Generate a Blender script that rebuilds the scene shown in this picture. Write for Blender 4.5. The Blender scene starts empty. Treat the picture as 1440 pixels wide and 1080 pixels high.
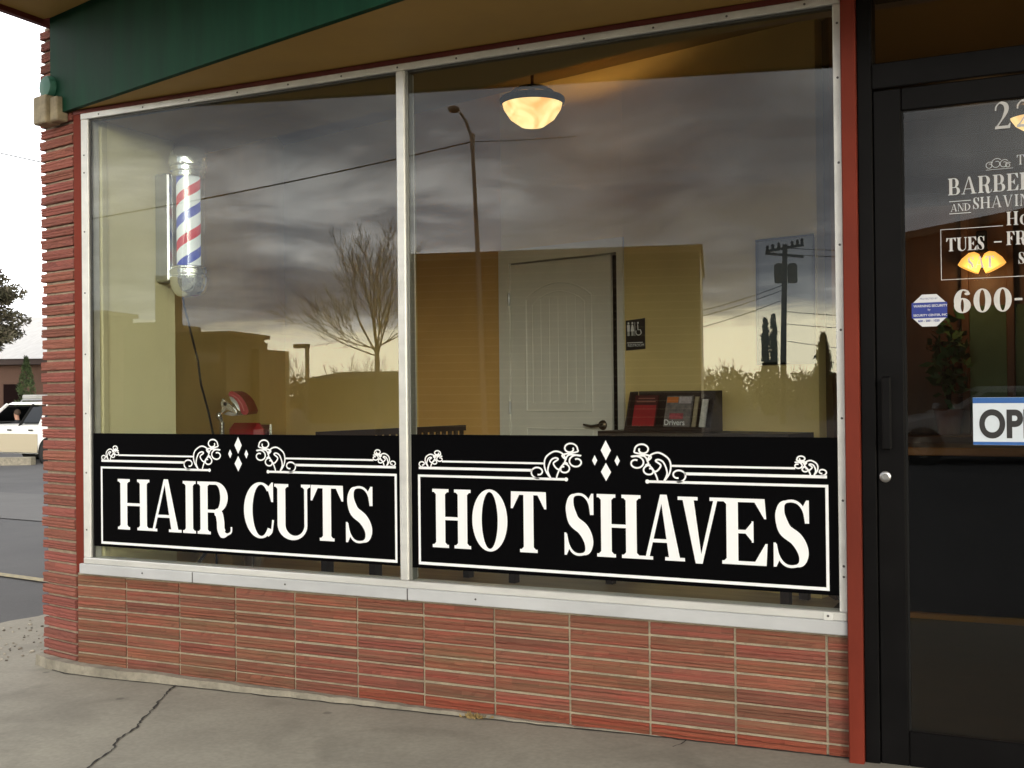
import bpy, bmesh, math, random
import numpy as np
from mathutils import Vector, Matrix
from mathutils.geometry import delaunay_2d_cdt
random.seed(7); rng = np.random.default_rng(11)
S = bpy.context.scene
COL = S.collection
R = math.radians
pi = math.pi

# ------------------------------------------------------------------ materials
def mat(name, col, rough=0.6, metal=0.0, var=0.0, scale=6.0, bump=0.0, bscale=60.0, stretch=(1, 1, 1),
        spec=0.5, col2=None, vcol=False, emit=None, estr=0.0, detail=6.0):
    m = bpy.data.materials.new(name); m.use_nodes = True
    nt = m.node_tree; N = nt.nodes; L = nt.links
    b = N['Principled BSDF']
    b.inputs['Roughness'].default_value = rough; b.inputs['Metallic'].default_value = metal
    b.inputs['Specular IOR Level'].default_value = spec
    c4 = (*col, 1)
    b.inputs['Base Color'].default_value = c4
    src = None
    if vcol:
        a = N.new('ShaderNodeAttribute'); a.attribute_name = 'tone'; src = a.outputs['Color']
    if var > 0 or bump > 0 or col2:
        tc = N.new('ShaderNodeTexCoord'); mp = N.new('ShaderNodeMapping')
        mp.inputs['Scale'].default_value = stretch
        L.new(tc.outputs['Object'], mp.inputs['Vector'])
    if var > 0 or col2:
        n = N.new('ShaderNodeTexNoise'); n.inputs['Scale'].default_value = scale
        n.inputs['Detail'].default_value = detail; n.inputs['Roughness'].default_value = 0.62
        L.new(mp.outputs['Vector'], n.inputs['Vector'])
        rp = N.new('ShaderNodeMapRange'); rp.inputs['From Min'].default_value = 0.32; rp.inputs['From Max'].default_value = 0.68
        L.new(n.outputs['Fac'], rp.inputs['Value'])
        mx = N.new('ShaderNodeMix'); mx.data_type = 'RGBA'
        L.new(rp.outputs['Result'], mx.inputs['Factor'])
        if col2:
            mx.inputs['A'].default_value = (*col2, 1)
        else:
            mx.inputs['A'].default_value = (*[c * (1 - var) for c in col], 1)
        mx.inputs['B'].default_value = (*[min(1, c * (1 + var * 0.6)) for c in col], 1)
        out = mx.outputs['Result']
        if src is not None:
            mu = N.new('ShaderNodeMix'); mu.data_type = 'RGBA'; mu.blend_type = 'MULTIPLY'; mu.inputs['Factor'].default_value = 1
            L.new(out, mu.inputs['A']); L.new(src, mu.inputs['B']); out = mu.outputs['Result']
        L.new(out, b.inputs['Base Color'])
        rr = N.new('ShaderNodeMapRange'); rr.inputs['To Min'].default_value = max(0.02, rough - 0.08); rr.inputs['To Max'].default_value = min(1, rough + 0.08)
        L.new(n.outputs['Fac'], rr.inputs['Value']); L.new(rr.outputs['Result'], b.inputs['Roughness'])
    elif src is not None:
        L.new(src, b.inputs['Base Color'])
    if bump > 0:
        n2 = N.new('ShaderNodeTexNoise'); n2.inputs['Scale'].default_value = bscale; n2.inputs['Detail'].default_value = 5
        L.new(mp.outputs['Vector'], n2.inputs['Vector'])
        bp = N.new('ShaderNodeBump'); bp.inputs['Strength'].default_value = bump; bp.inputs['Distance'].default_value = 0.01
        L.new(n2.outputs['Fac'], bp.inputs['Height']); L.new(bp.outputs['Normal'], b.inputs['Normal'])
    if emit:
        b.inputs['Emission Color'].default_value = (*emit, 1); b.inputs['Emission Strength'].default_value = estr
    return m

def glass_mat(name, tint=(0.93, 0.95, 0.93), r0=0.042, extra=0.0):
    """architectural glass: fresnel mix of mirror and straight-through transparency"""
    m = bpy.data.materials.new(name); m.use_nodes = True
    nt = m.node_tree; N = nt.nodes; L = nt.links; N.clear()
    out = N.new('ShaderNodeOutputMaterial'); mix = N.new('ShaderNodeMixShader')
    tr = N.new('ShaderNodeBsdfTransparent'); gl = N.new('ShaderNodeBsdfGlossy')
    tr.inputs['Color'].default_value = (*tint, 1); gl.inputs['Roughness'].default_value = 0.0
    gl.inputs['Color'].default_value = (1, 1, 1, 1)
    g = N.new('ShaderNodeNewGeometry'); d = N.new('ShaderNodeVectorMath'); d.operation = 'DOT_PRODUCT'
    L.new(g.outputs['Incoming'], d.inputs[0]); L.new(g.outputs['Normal'], d.inputs[1])
    ab = N.new('ShaderNodeMath'); ab.operation = 'ABSOLUTE'; L.new(d.outputs['Value'], ab.inputs[0])
    om = N.new('ShaderNodeMath'); om.operation = 'SUBTRACT'; om.inputs[0].default_value = 1; L.new(ab.outputs[0], om.inputs[1])
    pw = N.new('ShaderNodeMath'); pw.operation = 'POWER'; pw.inputs[1].default_value = 5; L.new(om.outputs[0], pw.inputs[0])
    ml = N.new('ShaderNodeMath'); ml.operation = 'MULTIPLY_ADD'; ml.inputs[1].default_value = 1 - r0; ml.inputs[2].default_value = r0 + extra
    L.new(pw.outputs[0], ml.inputs[0])
    L.new(ml.outputs[0], mix.inputs['Fac']); L.new(tr.outputs[0], mix.inputs[1]); L.new(gl.outputs[0], mix.inputs[2])
    L.new(mix.outputs[0], out.inputs['Surface'])
    return m

# ------------------------------------------------------------------ mesh builder
WL = {}     # world offset of an object's local frame (unrotated builders)
def tag(o, label=None, cat=None, group=None, kind=None):
    if label: o['label'] = label
    if cat: o['category'] = cat
    if group: o['group'] = group
    if kind: o['kind'] = kind
    return o
def thing(name, label, cat, loc=(0, 0, 0), group=None, rz=0.0):
    o = bpy.data.objects.new(name, None); COL.objects.link(o)
    o.empty_display_size = 0.1; o.location = loc; o.rotation_euler = (0, 0, rz)
    WL[o.name] = Vector(loc) if rz == 0 else Vector((0, 0, 0))
    return tag(o, label, cat, group)
class MB:
    def __init__(s): s.v = []; s.f = []; s.c = []
    def add(s, vs, fs, tone=None):
        o = len(s.v); s.v += [tuple(v) for v in vs]
        for f in fs:
            s.f.append(tuple(i + o for i in f)); s.c.append(tone or (1, 1, 1))
        return s
    def box(s, a, b, M=None, ch=0.0, tone=None):
        x0, y0, z0 = [min(p, q) for p, q in zip(a, b)]; x1, y1, z1 = [max(p, q) for p, q in zip(a, b)]
        if ch > 0:
            bm = bmesh.new()
            g = bmesh.ops.create_cube(bm, size=1)
            for v in bm.verts:
                v.co = Vector(((x0 + x1) / 2 + v.co.x * (x1 - x0), (y0 + y1) / 2 + v.co.y * (y1 - y0), (z0 + z1) / 2 + v.co.z * (z1 - z0)))
            bmesh.ops.bevel(bm, geom=bm.edges[:], offset=ch, segments=1, affect='EDGES')
            bm.verts.index_update()
            vs = [v.co.copy() for v in bm.verts]; fs = [[v.index for v in f.verts] for f in bm.faces]; bm.free()
        else:
            vs = [Vector(p) for p in ((x0, y0, z0), (x1, y0, z0), (x1, y1, z0), (x0, y1, z0), (x0, y0, z1), (x1, y0, z1), (x1, y1, z1), (x0, y1, z1))]
            fs = [(3, 2, 1, 0), (4, 5, 6, 7), (0, 1, 5, 4), (1, 2, 6, 5), (2, 3, 7, 6), (3, 0, 4, 7)]
        if M is not None: vs = [M @ v for v in vs]
        return s.add(vs, fs, tone)
    def prism(s, poly, z0, z1, tone=None):
        """poly: list of (x,y) counter-clockwise, extruded in z"""
        n = len(poly)
        vs = [(x, y, z0) for x, y in poly] + [(x, y, z1) for x, y in poly]
        fs = [tuple(reversed(range(n))), tuple(range(n, 2 * n))] + [(i, (i + 1) % n, n + (i + 1) % n, n + i) for i in range(n)]
        return s.add(vs, fs, tone)
    def extr(s, poly, vec, tone=None):
        """3-D planar polygon extruded along vec"""
        n = len(poly); vec = Vector(vec)
        vs = [Vector(p) for p in poly] + [Vector(p) + vec for p in poly]
        fs = [tuple(reversed(range(n))), tuple(range(n, 2 * n))] + [(i, (i + 1) % n, n + (i + 1) % n, n + i) for i in range(n)]
        return s.add(vs, fs, tone)
    def tube(s, pts, r, n=8, caps=True, tone=None):
        pts = [Vector(p) for p in pts]; rs = r if isinstance(r, (list, tuple)) else [r] * len(pts)
        o = []; prev = None
        for i, p in enumerate(pts):
            t = (pts[min(i + 1, len(pts) - 1)] - pts[max(i - 1, 0)]).normalized()
            if prev is None:
                u = t.cross(Vector((0, 0, 1)))
                if u.length < 1e-3: u = t.cross(Vector((1, 0, 0)))
            else:
                u = prev - t * prev.dot(t)
            u.normalize(); prev = u; w = t.cross(u)
            o += [p + (u * math.cos(2 * pi * k / n) + w * math.sin(2 * pi * k / n)) * rs[i] for k in range(n)]
        fs = []
        for i in range(len(pts) - 1):
            for k in range(n):
                fs.append((i * n + k, i * n + (k + 1) % n, (i + 1) * n + (k + 1) % n, (i + 1) * n + k))
        if caps:
            fs.append(tuple(reversed(range(n)))); fs.append(tuple(range((len(pts) - 1) * n, len(pts) * n)))
        return s.add(o, fs, tone)
    def lathe(s, prof, c=(0, 0, 0), n=24, axis='z', tone=None, caps=True):
        o = []
        for r_, h in prof:
            for k in range(n):
                a = 2 * pi * k / n; q = (r_ * math.cos(a), r_ * math.sin(a), h)
                if axis == 'y': q = (q[0], q[2], q[1])
                if axis == 'x': q = (q[2], q[0], q[1])
                o.append((c[0] + q[0], c[1] + q[1], c[2] + q[2]))
        fs = []
        for i in range(len(prof) - 1):
            for k in range(n):
                f = (i * n + k, i * n + (k + 1) % n, (i + 1) * n + (k + 1) % n, (i + 1) * n + k)
                fs.append(f if axis != 'y' else f[::-1])
        if not caps: return s.add(o, fs, tone)
        fs.append(tuple(range(n)) if axis == 'y' else tuple(reversed(range(n))))
        e = tuple(range((len(prof) - 1) * n, len(prof) * n)); fs.append(e[::-1] if axis == 'y' else e)
        return s.add(o, fs, tone)
    def ball(s, c, r, n=12, sc=(1, 1, 1), tone=None):
        m = max(4, n // 2)
        prof = [(max(1e-4, math.sin(pi * i / m)), -math.cos(pi * i / m)) for i in range(m + 1)]
        o = []
        for pr_, h in prof:
            for k in range(n):
                a = 2 * pi * k / n
                o.append((c[0] + r * sc[0] * pr_ * math.cos(a), c[1] + r * sc[1] * pr_ * math.sin(a), c[2] + r * sc[2] * h))
        fs = [(i * n + k, i * n + (k + 1) % n, (i + 1) * n + (k + 1) % n, (i + 1) * n + k) for i in range(m) for k in range(n)]
        return s.add(o, fs, tone)
    def build(s, name, m, parent=None, smooth=False, origin=None, local=False):
        me = bpy.data.meshes.new(name)
        off = Vector((0, 0, 0))
        if parent is not None and not local: off = WL.get(parent.name, Vector((0, 0, 0)))
        if parent is None:
            if origin is None:
                A = np.array(s.v); origin = ((A[:, 0].min() + A[:, 0].max()) / 2, (A[:, 1].min() + A[:, 1].max()) / 2, A[:, 2].min())
            off = Vector(origin)
        me.from_pydata([(v[0] - off.x, v[1] - off.y, v[2] - off.z) for v in s.v], [], s.f)
        if any(c != (1, 1, 1) for c in s.c):
            at = me.color_attributes.new('tone', 'FLOAT_COLOR', 'CORNER')
            buf = []
            for p in me.polygons:
                for _ in p.loop_indices: buf += [*s.c[p.index], 1.0]
            at.data.foreach_set('color', buf)
        me.materials.append(m)
        if smooth: me.polygons.foreach_set('use_smooth', [True] * len(me.polygons))
        me.update()
        ob = bpy.data.objects.new(name, me); COL.objects.link(ob)
        if parent is not None:
            ob.parent = parent; WL[ob.name] = off
        else:
            ob.location = off; WL[ob.name] = off
        if smooth:
            try: me.set_sharp_from_angle(angle=R(40))
            except Exception: pass
        return ob
def copy_tree(o, parent=None):
    c = o.copy(); COL.objects.link(c); c.parent = parent
    for ch in o.children: copy_tree(ch, c)
    return c

# ------------------------------------------------------------------ lettering: a heavy high-contrast serif drawn with strokes
class Pen:
    """collects convex 2-D pieces and joins them into one flat mesh"""
    def __init__(s): s.p = []
    def poly(s, *pts): s.p.append([tuple(q) for q in pts])
    def rect(s, x0, z0, x1, z1): s.poly((x0, z0), (x1, z0), (x1, z1), (x0, z1))
    def stroke(s, pts, w):
        n = len(pts); L_ = []; R_ = []
        for i, (x, z) in enumerate(pts):
            a = pts[max(i - 1, 0)]; b = pts[min(i + 1, n - 1)]
            dx, dz = b[0] - a[0], b[1] - a[1]; l = math.hypot(dx, dz) or 1
            ww = (w(i / (n - 1)) if callable(w) else w) / 2
            L_.append((x - dz / l * ww, z + dx / l * ww)); R_.append((x + dz / l * ww, z - dx / l * ww))
        for i in range(n - 1): s.poly(L_[i], R_[i], R_[i + 1], L_[i + 1])
    def disc(s, x, z, r, rz=None, n=14): s.poly(*[(x + r * math.cos(2 * pi * k / n), z + (rz or r) * math.sin(2 * pi * k / n)) for k in range(n)])
    def ring(s, cx, cz, ax, az, bx, bz, a0=0, a1=360, n=44, shift=0.0):
        q = [(R(a0 + (a1 - a0) * i / n)) for i in range(n + 1)]
        for i in range(n):
            s.poly((cx + ax * math.cos(q[i]), cz + az * math.sin(q[i])), (cx + ax * math.cos(q[i + 1]), cz + az * math.sin(q[i + 1])),
                   (cx + shift + bx * math.cos(q[i + 1]), cz + bz * math.sin(q[i + 1])), (cx + shift + bx * math.cos(q[i]), cz + bz * math.sin(q[i])))
    def mesh(s, y, mb=None):
        vs = []; ed = []; polys = []
        for p in s.p:
            A = sum(p[i][0] * p[(i + 1) % len(p)][1] - p[(i + 1) % len(p)][0] * p[i][1] for i in range(len(p)))
            if abs(A) < 1e-10: continue
            if A < 0: p = p[::-1]
            o = len(vs); n = len(p); vs += [Vector(q) for q in p]; ed += [(o + i, o + (i + 1) % n) for i in range(n)]; polys.append(p)
        return fill2d(vs, ed, polys, y, mb or MB())
def inside(C, poly):
    r_ = np.zeros(len(C), bool); n = len(poly)
    for i in range(n):
        x0, y0 = poly[i]; x1, y1 = poly[(i + 1) % n]
        if y0 == y1: continue
        c = ((y0 > C[:, 1]) != (y1 > C[:, 1])) & (C[:, 0] < (x1 - x0) * (C[:, 1] - y0) / (y1 - y0) + x0)
        r_ ^= c
    return r_
def fill2d(vs, ed, polys, y, mb, lift=None):
    ov, oe, of, _, _, _ = delaunay_2d_cdt(vs, ed, [], 0, 1e-6)
    V = np.array([tuple(v) for v in ov]); F = np.array([tuple(f) for f in of])
    C = V[F].mean(axis=1); keep = np.zeros(len(F), bool)
    for p in polys: keep |= inside(C, p)
    mb.add([(v[0], y, v[1]) for v in ov] if lift is None else [lift(v[0], v[1]) for v in ov], [tuple(int(i) for i in f) for f, q in zip(F, keep) if q])
    return mb
def smoothpath(pts, k=8):
    out = []
    P = [pts[0]] + list(pts) + [pts[-1]]
    for i in range(1, len(P) - 2):
        p0, p1, p2, p3 = P[i - 1], P[i], P[i + 1], P[i + 2]
        for j in range(k):
            t = j / k
            out.append(tuple(0.5 * ((2 * p1[d]) + (-p0[d] + p2[d]) * t + (2 * p0[d] - 5 * p1[d] + 4 * p2[d] - p3[d]) * t * t + (-p0[d] + 3 * p1[d] - 3 * p2[d] + p3[d]) * t ** 3) for d in (0, 1)))
    out.append(tuple(pts[-1])); return out
def glyph(P, ch, x0, x1, z0, z1, T, t, ov):
    """T stem, t hairline, ov serif overhang"""
    w = x1 - x0; h = z1 - z0
    X = lambda u: x0 + u * w
    Z = lambda u: z0 + u * h
    st = t * 0.95
    br = ov * 0.55
    def serif(xc, z, up, W=None, l=None, r=None):
        W = W or T; l = ov if l is None else l; r = ov if r is None else r
        a, b = xc - W / 2 - l, xc + W / 2 + r
        if up:
            P.rect(a, z - st, b, z)
            if l: P.poly((xc - W / 2 - br * l / ov, z - st), (xc - W / 2, z - st), (xc - W / 2, z - st - br))
            if r: P.poly((xc + W / 2, z - st), (xc + W / 2 + br * r / ov, z - st), (xc + W / 2, z - st - br))
        else:
            P.rect(a, z, b, z + st)
            if l: P.poly((xc - W / 2 - br * l / ov, z + st), (xc - W / 2, z + st), (xc - W / 2, z + st + br))
            if r: P.poly((xc + W / 2, z + st), (xc + W / 2 + br * r / ov, z + st), (xc + W / 2, z + st + br))
    def stem(xc, W=None, a=0, b=1, top=True, bot=True, **k):
        W = W or T
        P.rect(xc - W / 2, Z(a), xc + W / 2, Z(b))
        if top: serif(xc, Z(1), True, W, **k)
        if bot: serif(xc, Z(0), False, W, **k)
    ox = 0.02 * h
    if ch == 'H':
        a, b = x0 + ov + T / 2, x1 - ov - T / 2
        stem(a); stem(b); P.rect(a, Z(.5) - t / 2, b, Z(.5) + t / 2)
    elif ch == 'I':
        stem((x0 + x1) / 2)
    elif ch == 'N':
        a, b = x0 + ov + t / 2, x1 - ov - t / 2
        stem(a, t, l=ov, r=ov * .6); stem(b, t, bot=False)
        P.poly((a - t / 2, z1), (a - t / 2 + T, z1), (b + t / 2, z0), (b + t / 2 - T * .9, z0))
    elif ch in 'AV':
        f = (lambda z: z1 - (z - z0)) if ch == 'V' else (lambda z: z)
        g = (lambda x: x0 + x1 - x) if ch == 'V' else (lambda x: x)
        ap = X(.5); tw = t * 1.15; lx, rx = x0 + ov + tw / 2, x1 - ov - T / 2
        zt = z1 + ox
        pol = lambda *q: P.poly(*[(g(x), f(z)) for x, z in q])
        pol((lx - tw / 2, z0), (lx + tw / 2, z0), (ap + tw * .35, zt), (ap - tw * .5, zt))
        pol((rx - T / 2, z0), (rx + T / 2, z0), (ap + T * .42, zt), (ap - tw * .5, zt))
        if ch == 'A':
            zb = Z(.30); fr = .30
            P.rect(lx + (ap - lx) * fr, zb - t / 2, rx + (ap - rx) * fr, zb + t / 2)
        for xc, W in ((lx, tw), (rx, T)):
            pol((xc - W / 2 - ov, z0), (xc + W / 2 + ov, z0), (xc + W / 2 + ov, z0 + st), (xc - W / 2 - ov, z0 + st))
    elif ch in 'RBPD':
        a = x0 + ov + T / 2
        stem(a, r=ov if ch in 'RP' else 0)
        if ch == 'D':
            P.ring(a, Z(.5), x1 - a, h / 2, x1 - a - T, h / 2 - t, -90, 90, 30)
        else:
            zm = Z(.47); rt = (z1 - zm) / 2 + t / 2
            xr = x1 - (w * .10 if ch in 'RB' else 0)
            ax = min((xr - a) * .55, rt * 1.0); cx = xr - ax
            P.ring(cx, z1 - rt, ax, rt, max(ax - T, ax * .12), rt - t, -90, 90, 26)
            P.rect(a, z1 - t, cx, z1); P.rect(a, z1 - 2 * rt, cx, z1 - 2 * rt + t)
            zb = z1 - 2 * rt + t
            if ch == 'B':
                rb = (zb - z0) / 2; ax = min((x1 - a) * .55, rb); cx = x1 - ax
                P.ring(cx, z0 + rb, ax, rb, max(ax - T, ax * .12), rb - t, -90, 90, 26)
                P.rect(a, z0, cx, z0 + t)
            if ch == 'R':
                xs = X(.56)
                pts = smoothpath([(xs - T * .25, zb - t), (xs + T * .32, zb - .07 * h), (xs + T * .55, Z(.25)), (xs + T * .62, Z(.1)), (xs + T * 1.05, z0 + t * .5 - ox), (x1 - t * .35, Z(.05)), (x1, Z(.16))], 7)
                P.stroke(pts, lambda q: (t if q < .02 else T * min(1, .5 + q * 4) if q < .62 else max(t * .7, T * (1 - (q - .62) / .16))))
    elif ch == 'U':
        a, b = x0 + ov + T / 2, x1 - ov * .8 - t * .6
        zc = Z(.26); stem(a, bot=False, a=.26, b=1)
        tt = t * 1.2
        P.rect(b - tt / 2, zc, b + tt / 2, z1); serif(b, z1, True, tt)
        cx = (a - T / 2 + b + tt / 2) / 2; ax = (b + tt / 2 - a + T / 2) / 2
        n = 26; ix = (a + T / 2 + b - tt / 2) / 2; iw = (b - tt / 2 - a - T / 2) / 2
        P.ring(cx, zc, ax, zc - z0 + ox, iw, zc - z0 + ox - t * 1.5, 180, 360, n, shift=ix - cx)
    elif ch == 'T':
        xc = (x0 + x1) / 2; stem(xc, top=False)
        P.rect(x0, z1 - t, x1, z1)
        for s_, xe in ((1, x0), (-1, x1)):
            P.poly((xe, z1), (xe + s_ * T * .85, z1 - t * .9), (xe + s_ * t * .55, Z(.72)), (xe - s_ * t * .12, Z(.72)))
    elif ch == 'E' or ch == 'F':
        a = x0 + ov + T / 2; stem(a, r=0)
        P.rect(a, z1 - t, x1 - t * .4, z1); P.rect(a, Z(.5) - t / 2, X(.72), Z(.5) + t / 2)
        P.poly((x1 - t * .3, z1), (x1 - T * .95, z1 - t * .9), (x1 - t * .45, Z(.70)), (x1 + t * .1, Z(.70)))
        xm = X(.72)
        P.poly((xm - t * .5, Z(.34)), (xm, Z(.34)), (xm, Z(.66)), (xm - t * .5, Z(.66)))
        P.poly((xm - t * .5, Z(.36)), (xm - t * .5, Z(.64)), (xm - T * .8, Z(.5)))
        if ch == 'E':
            P.rect(a, z0, x1, z0 + t)
            P.poly((x1 + t * .05, z0), (x1 + t * .4, Z(.33)), (x1 - t * .15, Z(.33)), (x1 - T * .95, z0 + t * .9))
        else:
            serif(a, z0, False)
    elif ch in 'O0':
        P.ring((x0 + x1) / 2, (z0 + z1) / 2, w / 2, h / 2 + ox, w / 2 - T, h / 2 + ox - t * .8)
    elif ch == 'C':
        cx, cz = x0 + w * .56, (z0 + z1) / 2; ax = w * .56; az = h / 2 + ox
        P.ring(cx, cz, ax, az, ax - T, az - t * .8, 48, 318, 46, shift=T * .12)
        q = R(48); px, pz = cx + ax * math.cos(q), cz + az * math.sin(q)
        P.poly((x1 - t * .65, z1 + ox), (px - T * .5, pz + .03 * h), (x1 - t * .75, Z(.66)), (x1 + t * .0, Z(.66)), (x1, z1 + ox))
        P.stroke(smoothpath([(cx + ax * .45, Z(.035)), (cx + ax * .66, Z(.10)), (x1 - t * .4, Z(.20)), (x1 - t * .1, Z(.33))], 6), t * .75)
    elif ch == 'S':
        hw = T / 2 / w
        pts = [(.90, .66), (.84, .84), (.70, .95), (.50, .985), (.28, .94), (.10 + hw * .7, .80), (.13 + hw * .8, .66), (.36, .54), (.62, .43), (.90 - hw * .8, .30), (.93 - hw * .7, .17), (.74, .055), (.50, .014), (.30, .05), (.15, .17), (.08, .34)]
        path = smoothpath([(X(u), Z(v)) for u, v in pts], 7)
        P.stroke(path, lambda q: t * .75 + (T * 1.12 - t * .75) * max(0, math.cos((q - .5) * pi / .52)) ** .8 if abs(q - .5) < .26 else t * .75)
        P.poly((X(.90), Z(1.0)), (X(.97), Z(1.0)), (X(.97), Z(.66)), (X(.91), Z(.66)), (X(.80), Z(.90)))
        P.poly((X(.03), Z(0)), (X(.10), Z(0)), (X(.20), Z(.12)), (X(.09), Z(.36)), (X(.03), Z(.36)))
    elif ch == '2':
        P.stroke(smoothpath([(X(.08), Z(.70)), (X(.12), Z(.86)), (X(.36), Z(.985)), (X(.66), Z(.92)), (X(.76), Z(.74)), (X(.62), Z(.50)), (X(.34), Z(.24)), (X(.06), Z(.03))], 7), lambda q: t + (T - t) * max(0, math.sin((q - .25) * pi / .55)) if .25 < q < .8 else t)
        P.poly((X(.02), Z(0)), (X(.96), Z(0)), (X(1.0), Z(.20)), (X(.94), Z(.20)), (X(.84), Z(.11)), (X(.06), Z(.11)))
    elif ch == '6':
        P.ring(X(.5), Z(.31), w / 2, h * .31 + ox, w / 2 - T, h * .31 + ox - t * .8)
        P.ring(X(.56), Z(.5), w * .56, h * .5 + ox, w * .56 - T, h * .5 + ox - t * .8, 70, 200, 24)
        P.stroke(smoothpath([(X(.66), Z(.97)), (X(.82), Z(.92)), (X(.88), Z(.84))], 6), t)
        P.disc(X(.80), Z(.82), T * .42, h * .065)
    elif ch == '-':
        P.rect(x0, Z(.40), x1, Z(.40) + t * 1.8)
def word(P, txt, x0, z0, h, T, t, ov, widths, gap):
    x = x0
    for c in txt:
        if c == ' ': x += h * .35; continue
        w = widths.get(c, .7) * h
        glyph(P, c, x, x + w, z0, z0 + h, T, t, ov); x += w + gap
    return x
def sans(txt, mtl, name, parent, loc, size, rot=(pi / 2, 0, 0), bold=0.0, sx=1.0, align='LEFT'):
    c = bpy.data.curves.new(name, 'FONT'); c.body = txt; c.size = size; c.offset = bold; c.align_x = align
    tmp = bpy.data.objects.new('tmp', c); COL.objects.link(tmp)
    bpy.context.view_layer.update()
    me = bpy.data.meshes.new_from_object(tmp.evaluated_get(bpy.context.evaluated_depsgraph_get()))
    bpy.data.objects.remove(tmp); me.name = name
    M = Matrix.Translation(Vector(loc) - (WL.get(parent.name, Vector((0, 0, 0))) if parent else Vector((0, 0, 0)))) @ Matrix.Rotation(rot[2], 4, 'Z') @ Matrix.Rotation(rot[0], 4, 'X') @ Matrix.Diagonal((sx, 1, 1, 1))
    me.transform(M); me.materials.clear(); me.materials.append(mtl)
    o = bpy.data.objects.new(name, me); COL.objects.link(o)
    if parent: o.parent = parent; WL[o.name] = WL.get(parent.name, Vector((0, 0, 0)))
    return o
exec_parts = []
# ------------------------------------------------------------------ camera
cam = bpy.data.cameras.new('camera'); co = bpy.data.objects.new('camera', cam); COL.objects.link(co)
CAM = Vector((0, -3.75, 1.2259)); yaw, pit, rol = 0.43721, 0.00765, -0.01038
fw = Vector((-math.sin(yaw) * math.cos(pit), math.cos(yaw) * math.cos(pit), math.sin(pit)))
rt = Vector((math.cos(yaw), math.sin(yaw), 0)); up = rt.cross(fw)
r2 = rt * math.cos(rol) + up * math.sin(rol); u2 = up * math.cos(rol) - rt * math.sin(rol)
co.matrix_world = Matrix(((r2.x, u2.x, -fw.x, CAM.x), (r2.y, u2.y, -fw.y, CAM.y), (r2.z, u2.z, -fw.z, CAM.z), (0, 0, 0, 1)))
cam.sensor_width = 36; cam.lens = 36 * 1550 / 1440; cam.clip_start = 0.05; cam.clip_end = 3000
S.camera = co

# ------------------------------------------------------------------ world: overcast sky with a bright gap along the horizon
w = bpy.data.worlds.new('World'); S.world = w; w.use_nodes = True
nt = w.node_tree; N = nt.nodes; L = nt.links
bg = N['Background']; bg.inputs['Strength'].default_value = 0.12
SUN_EL, SUN_AZ = R(12), R(154)
sky = N.new('ShaderNodeTexSky'); sky.sky_type = 'NISHITA'; sky.sun_disc = False
sky.sun_elevation = SUN_EL; sky.sun_rotation = SUN_AZ; sky.air_density = 1.0; sky.dust_density = 2.0
tc = N.new('ShaderNodeTexCoord')
sep = N.new('ShaderNodeSeparateXYZ'); L.new(tc.outputs['Generated'], sep.inputs[0])
def math_(op, a, b=None, c=None, clamp=False):
    n = N.new('ShaderNodeMath'); n.operation = op; n.use_clamp = clamp
    for i, q in enumerate((a, b, c)):
        if q is None: continue
        if isinstance(q, (int, float)): n.inputs[i].default_value = q
        else: L.new(q, n.inputs[i])
    return n.outputs[0]
zc = math_('MAXIMUM', sep.outputs['Z'], 0.0)
den = math_('ADD', zc, 0.11)
px = math_('DIVIDE', sep.outputs['X'], den); py = math_('DIVIDE', sep.outputs['Y'], den)
cv = N.new('ShaderNodeCombineXYZ'); L.new(px, cv.inputs[0]); L.new(py, cv.inputs[1]); cv.inputs[2].default_value = 3.7
def noise(scale, det, dist=0.0, rough=0.55, vec=None):
    n = N.new('ShaderNodeTexNoise'); n.inputs['Scale'].default_value = scale; n.inputs['Detail'].default_value = det
    n.inputs['Distortion'].default_value = dist; n.inputs['Roughness'].default_value = rough
    L.new(vec or cv.outputs[0], n.inputs['Vector']); return n.outputs['Fac']
big = noise(0.62, 4, 0.3); fine = noise(2.2, 8, 0.6, 0.58)
mixn = math_('ADD', math_('MULTIPLY', big, 0.66), math_('MULTIPLY', fine, 0.34))
cr = N.new('ShaderNodeValToRGB'); L.new(mixn, cr.inputs['Fac'])
E_ = cr.color_ramp.elements
CL = [(0.37, (4.4, 4.8, 5.8)), (0.45, (7.8, 8.2, 9.0)), (0.52, (13.0, 13.2, 13.4)), (0.61, (30, 29.6, 28.6))]
E_[0].position = CL[0][0]; E_[0].color = (*CL[0][1], 1); E_[1].position = CL[-1][0]; E_[1].color = (*CL[-1][1], 1)
for p_, c_ in CL[1:-1]:
    e = E_.new(p_); e.color = (*c_, 1)
# the lower edge of the cloud deck: a clear pale band near the horizon
edge = math_('ADD', zc, math_('MULTIPLY', math_('SUBTRACT', fine, 0.5), 0.05))
# the deck hangs lower towards -x
edge = math_('ADD', edge, math_('MULTIPLY', sep.outputs['X'], -0.030))
band = N.new('ShaderNodeMapRange'); band.interpolation_type = 'SMOOTHSTEP'
band.inputs['From Min'].default_value = 0.058; band.inputs['From Max'].default_value = 0.086
band.inputs['To Min'].default_value = 1; band.inputs['To Max'].default_value = 0
L.new(edge, band.inputs['Value'])
grad = N.new('ShaderNodeMapRange'); grad.interpolation_type = 'SMOOTHSTEP'
grad.inputs['From Min'].default_value = 0.07; grad.inputs['From Max'].default_value = 0.24; grad.inputs['To Min'].default_value = 1.55; grad.inputs['To Max'].default_value = 0.76
L.new(zc, grad.inputs['Value'])
cs = N.new('ShaderNodeVectorMath'); cs.operation = 'SCALE'; L.new(cr.outputs['Color'], cs.inputs[0]); L.new(grad.outputs['Result'], cs.inputs['Scale'])
glow = N.new('ShaderNodeMix'); glow.data_type = 'RGBA'
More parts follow.
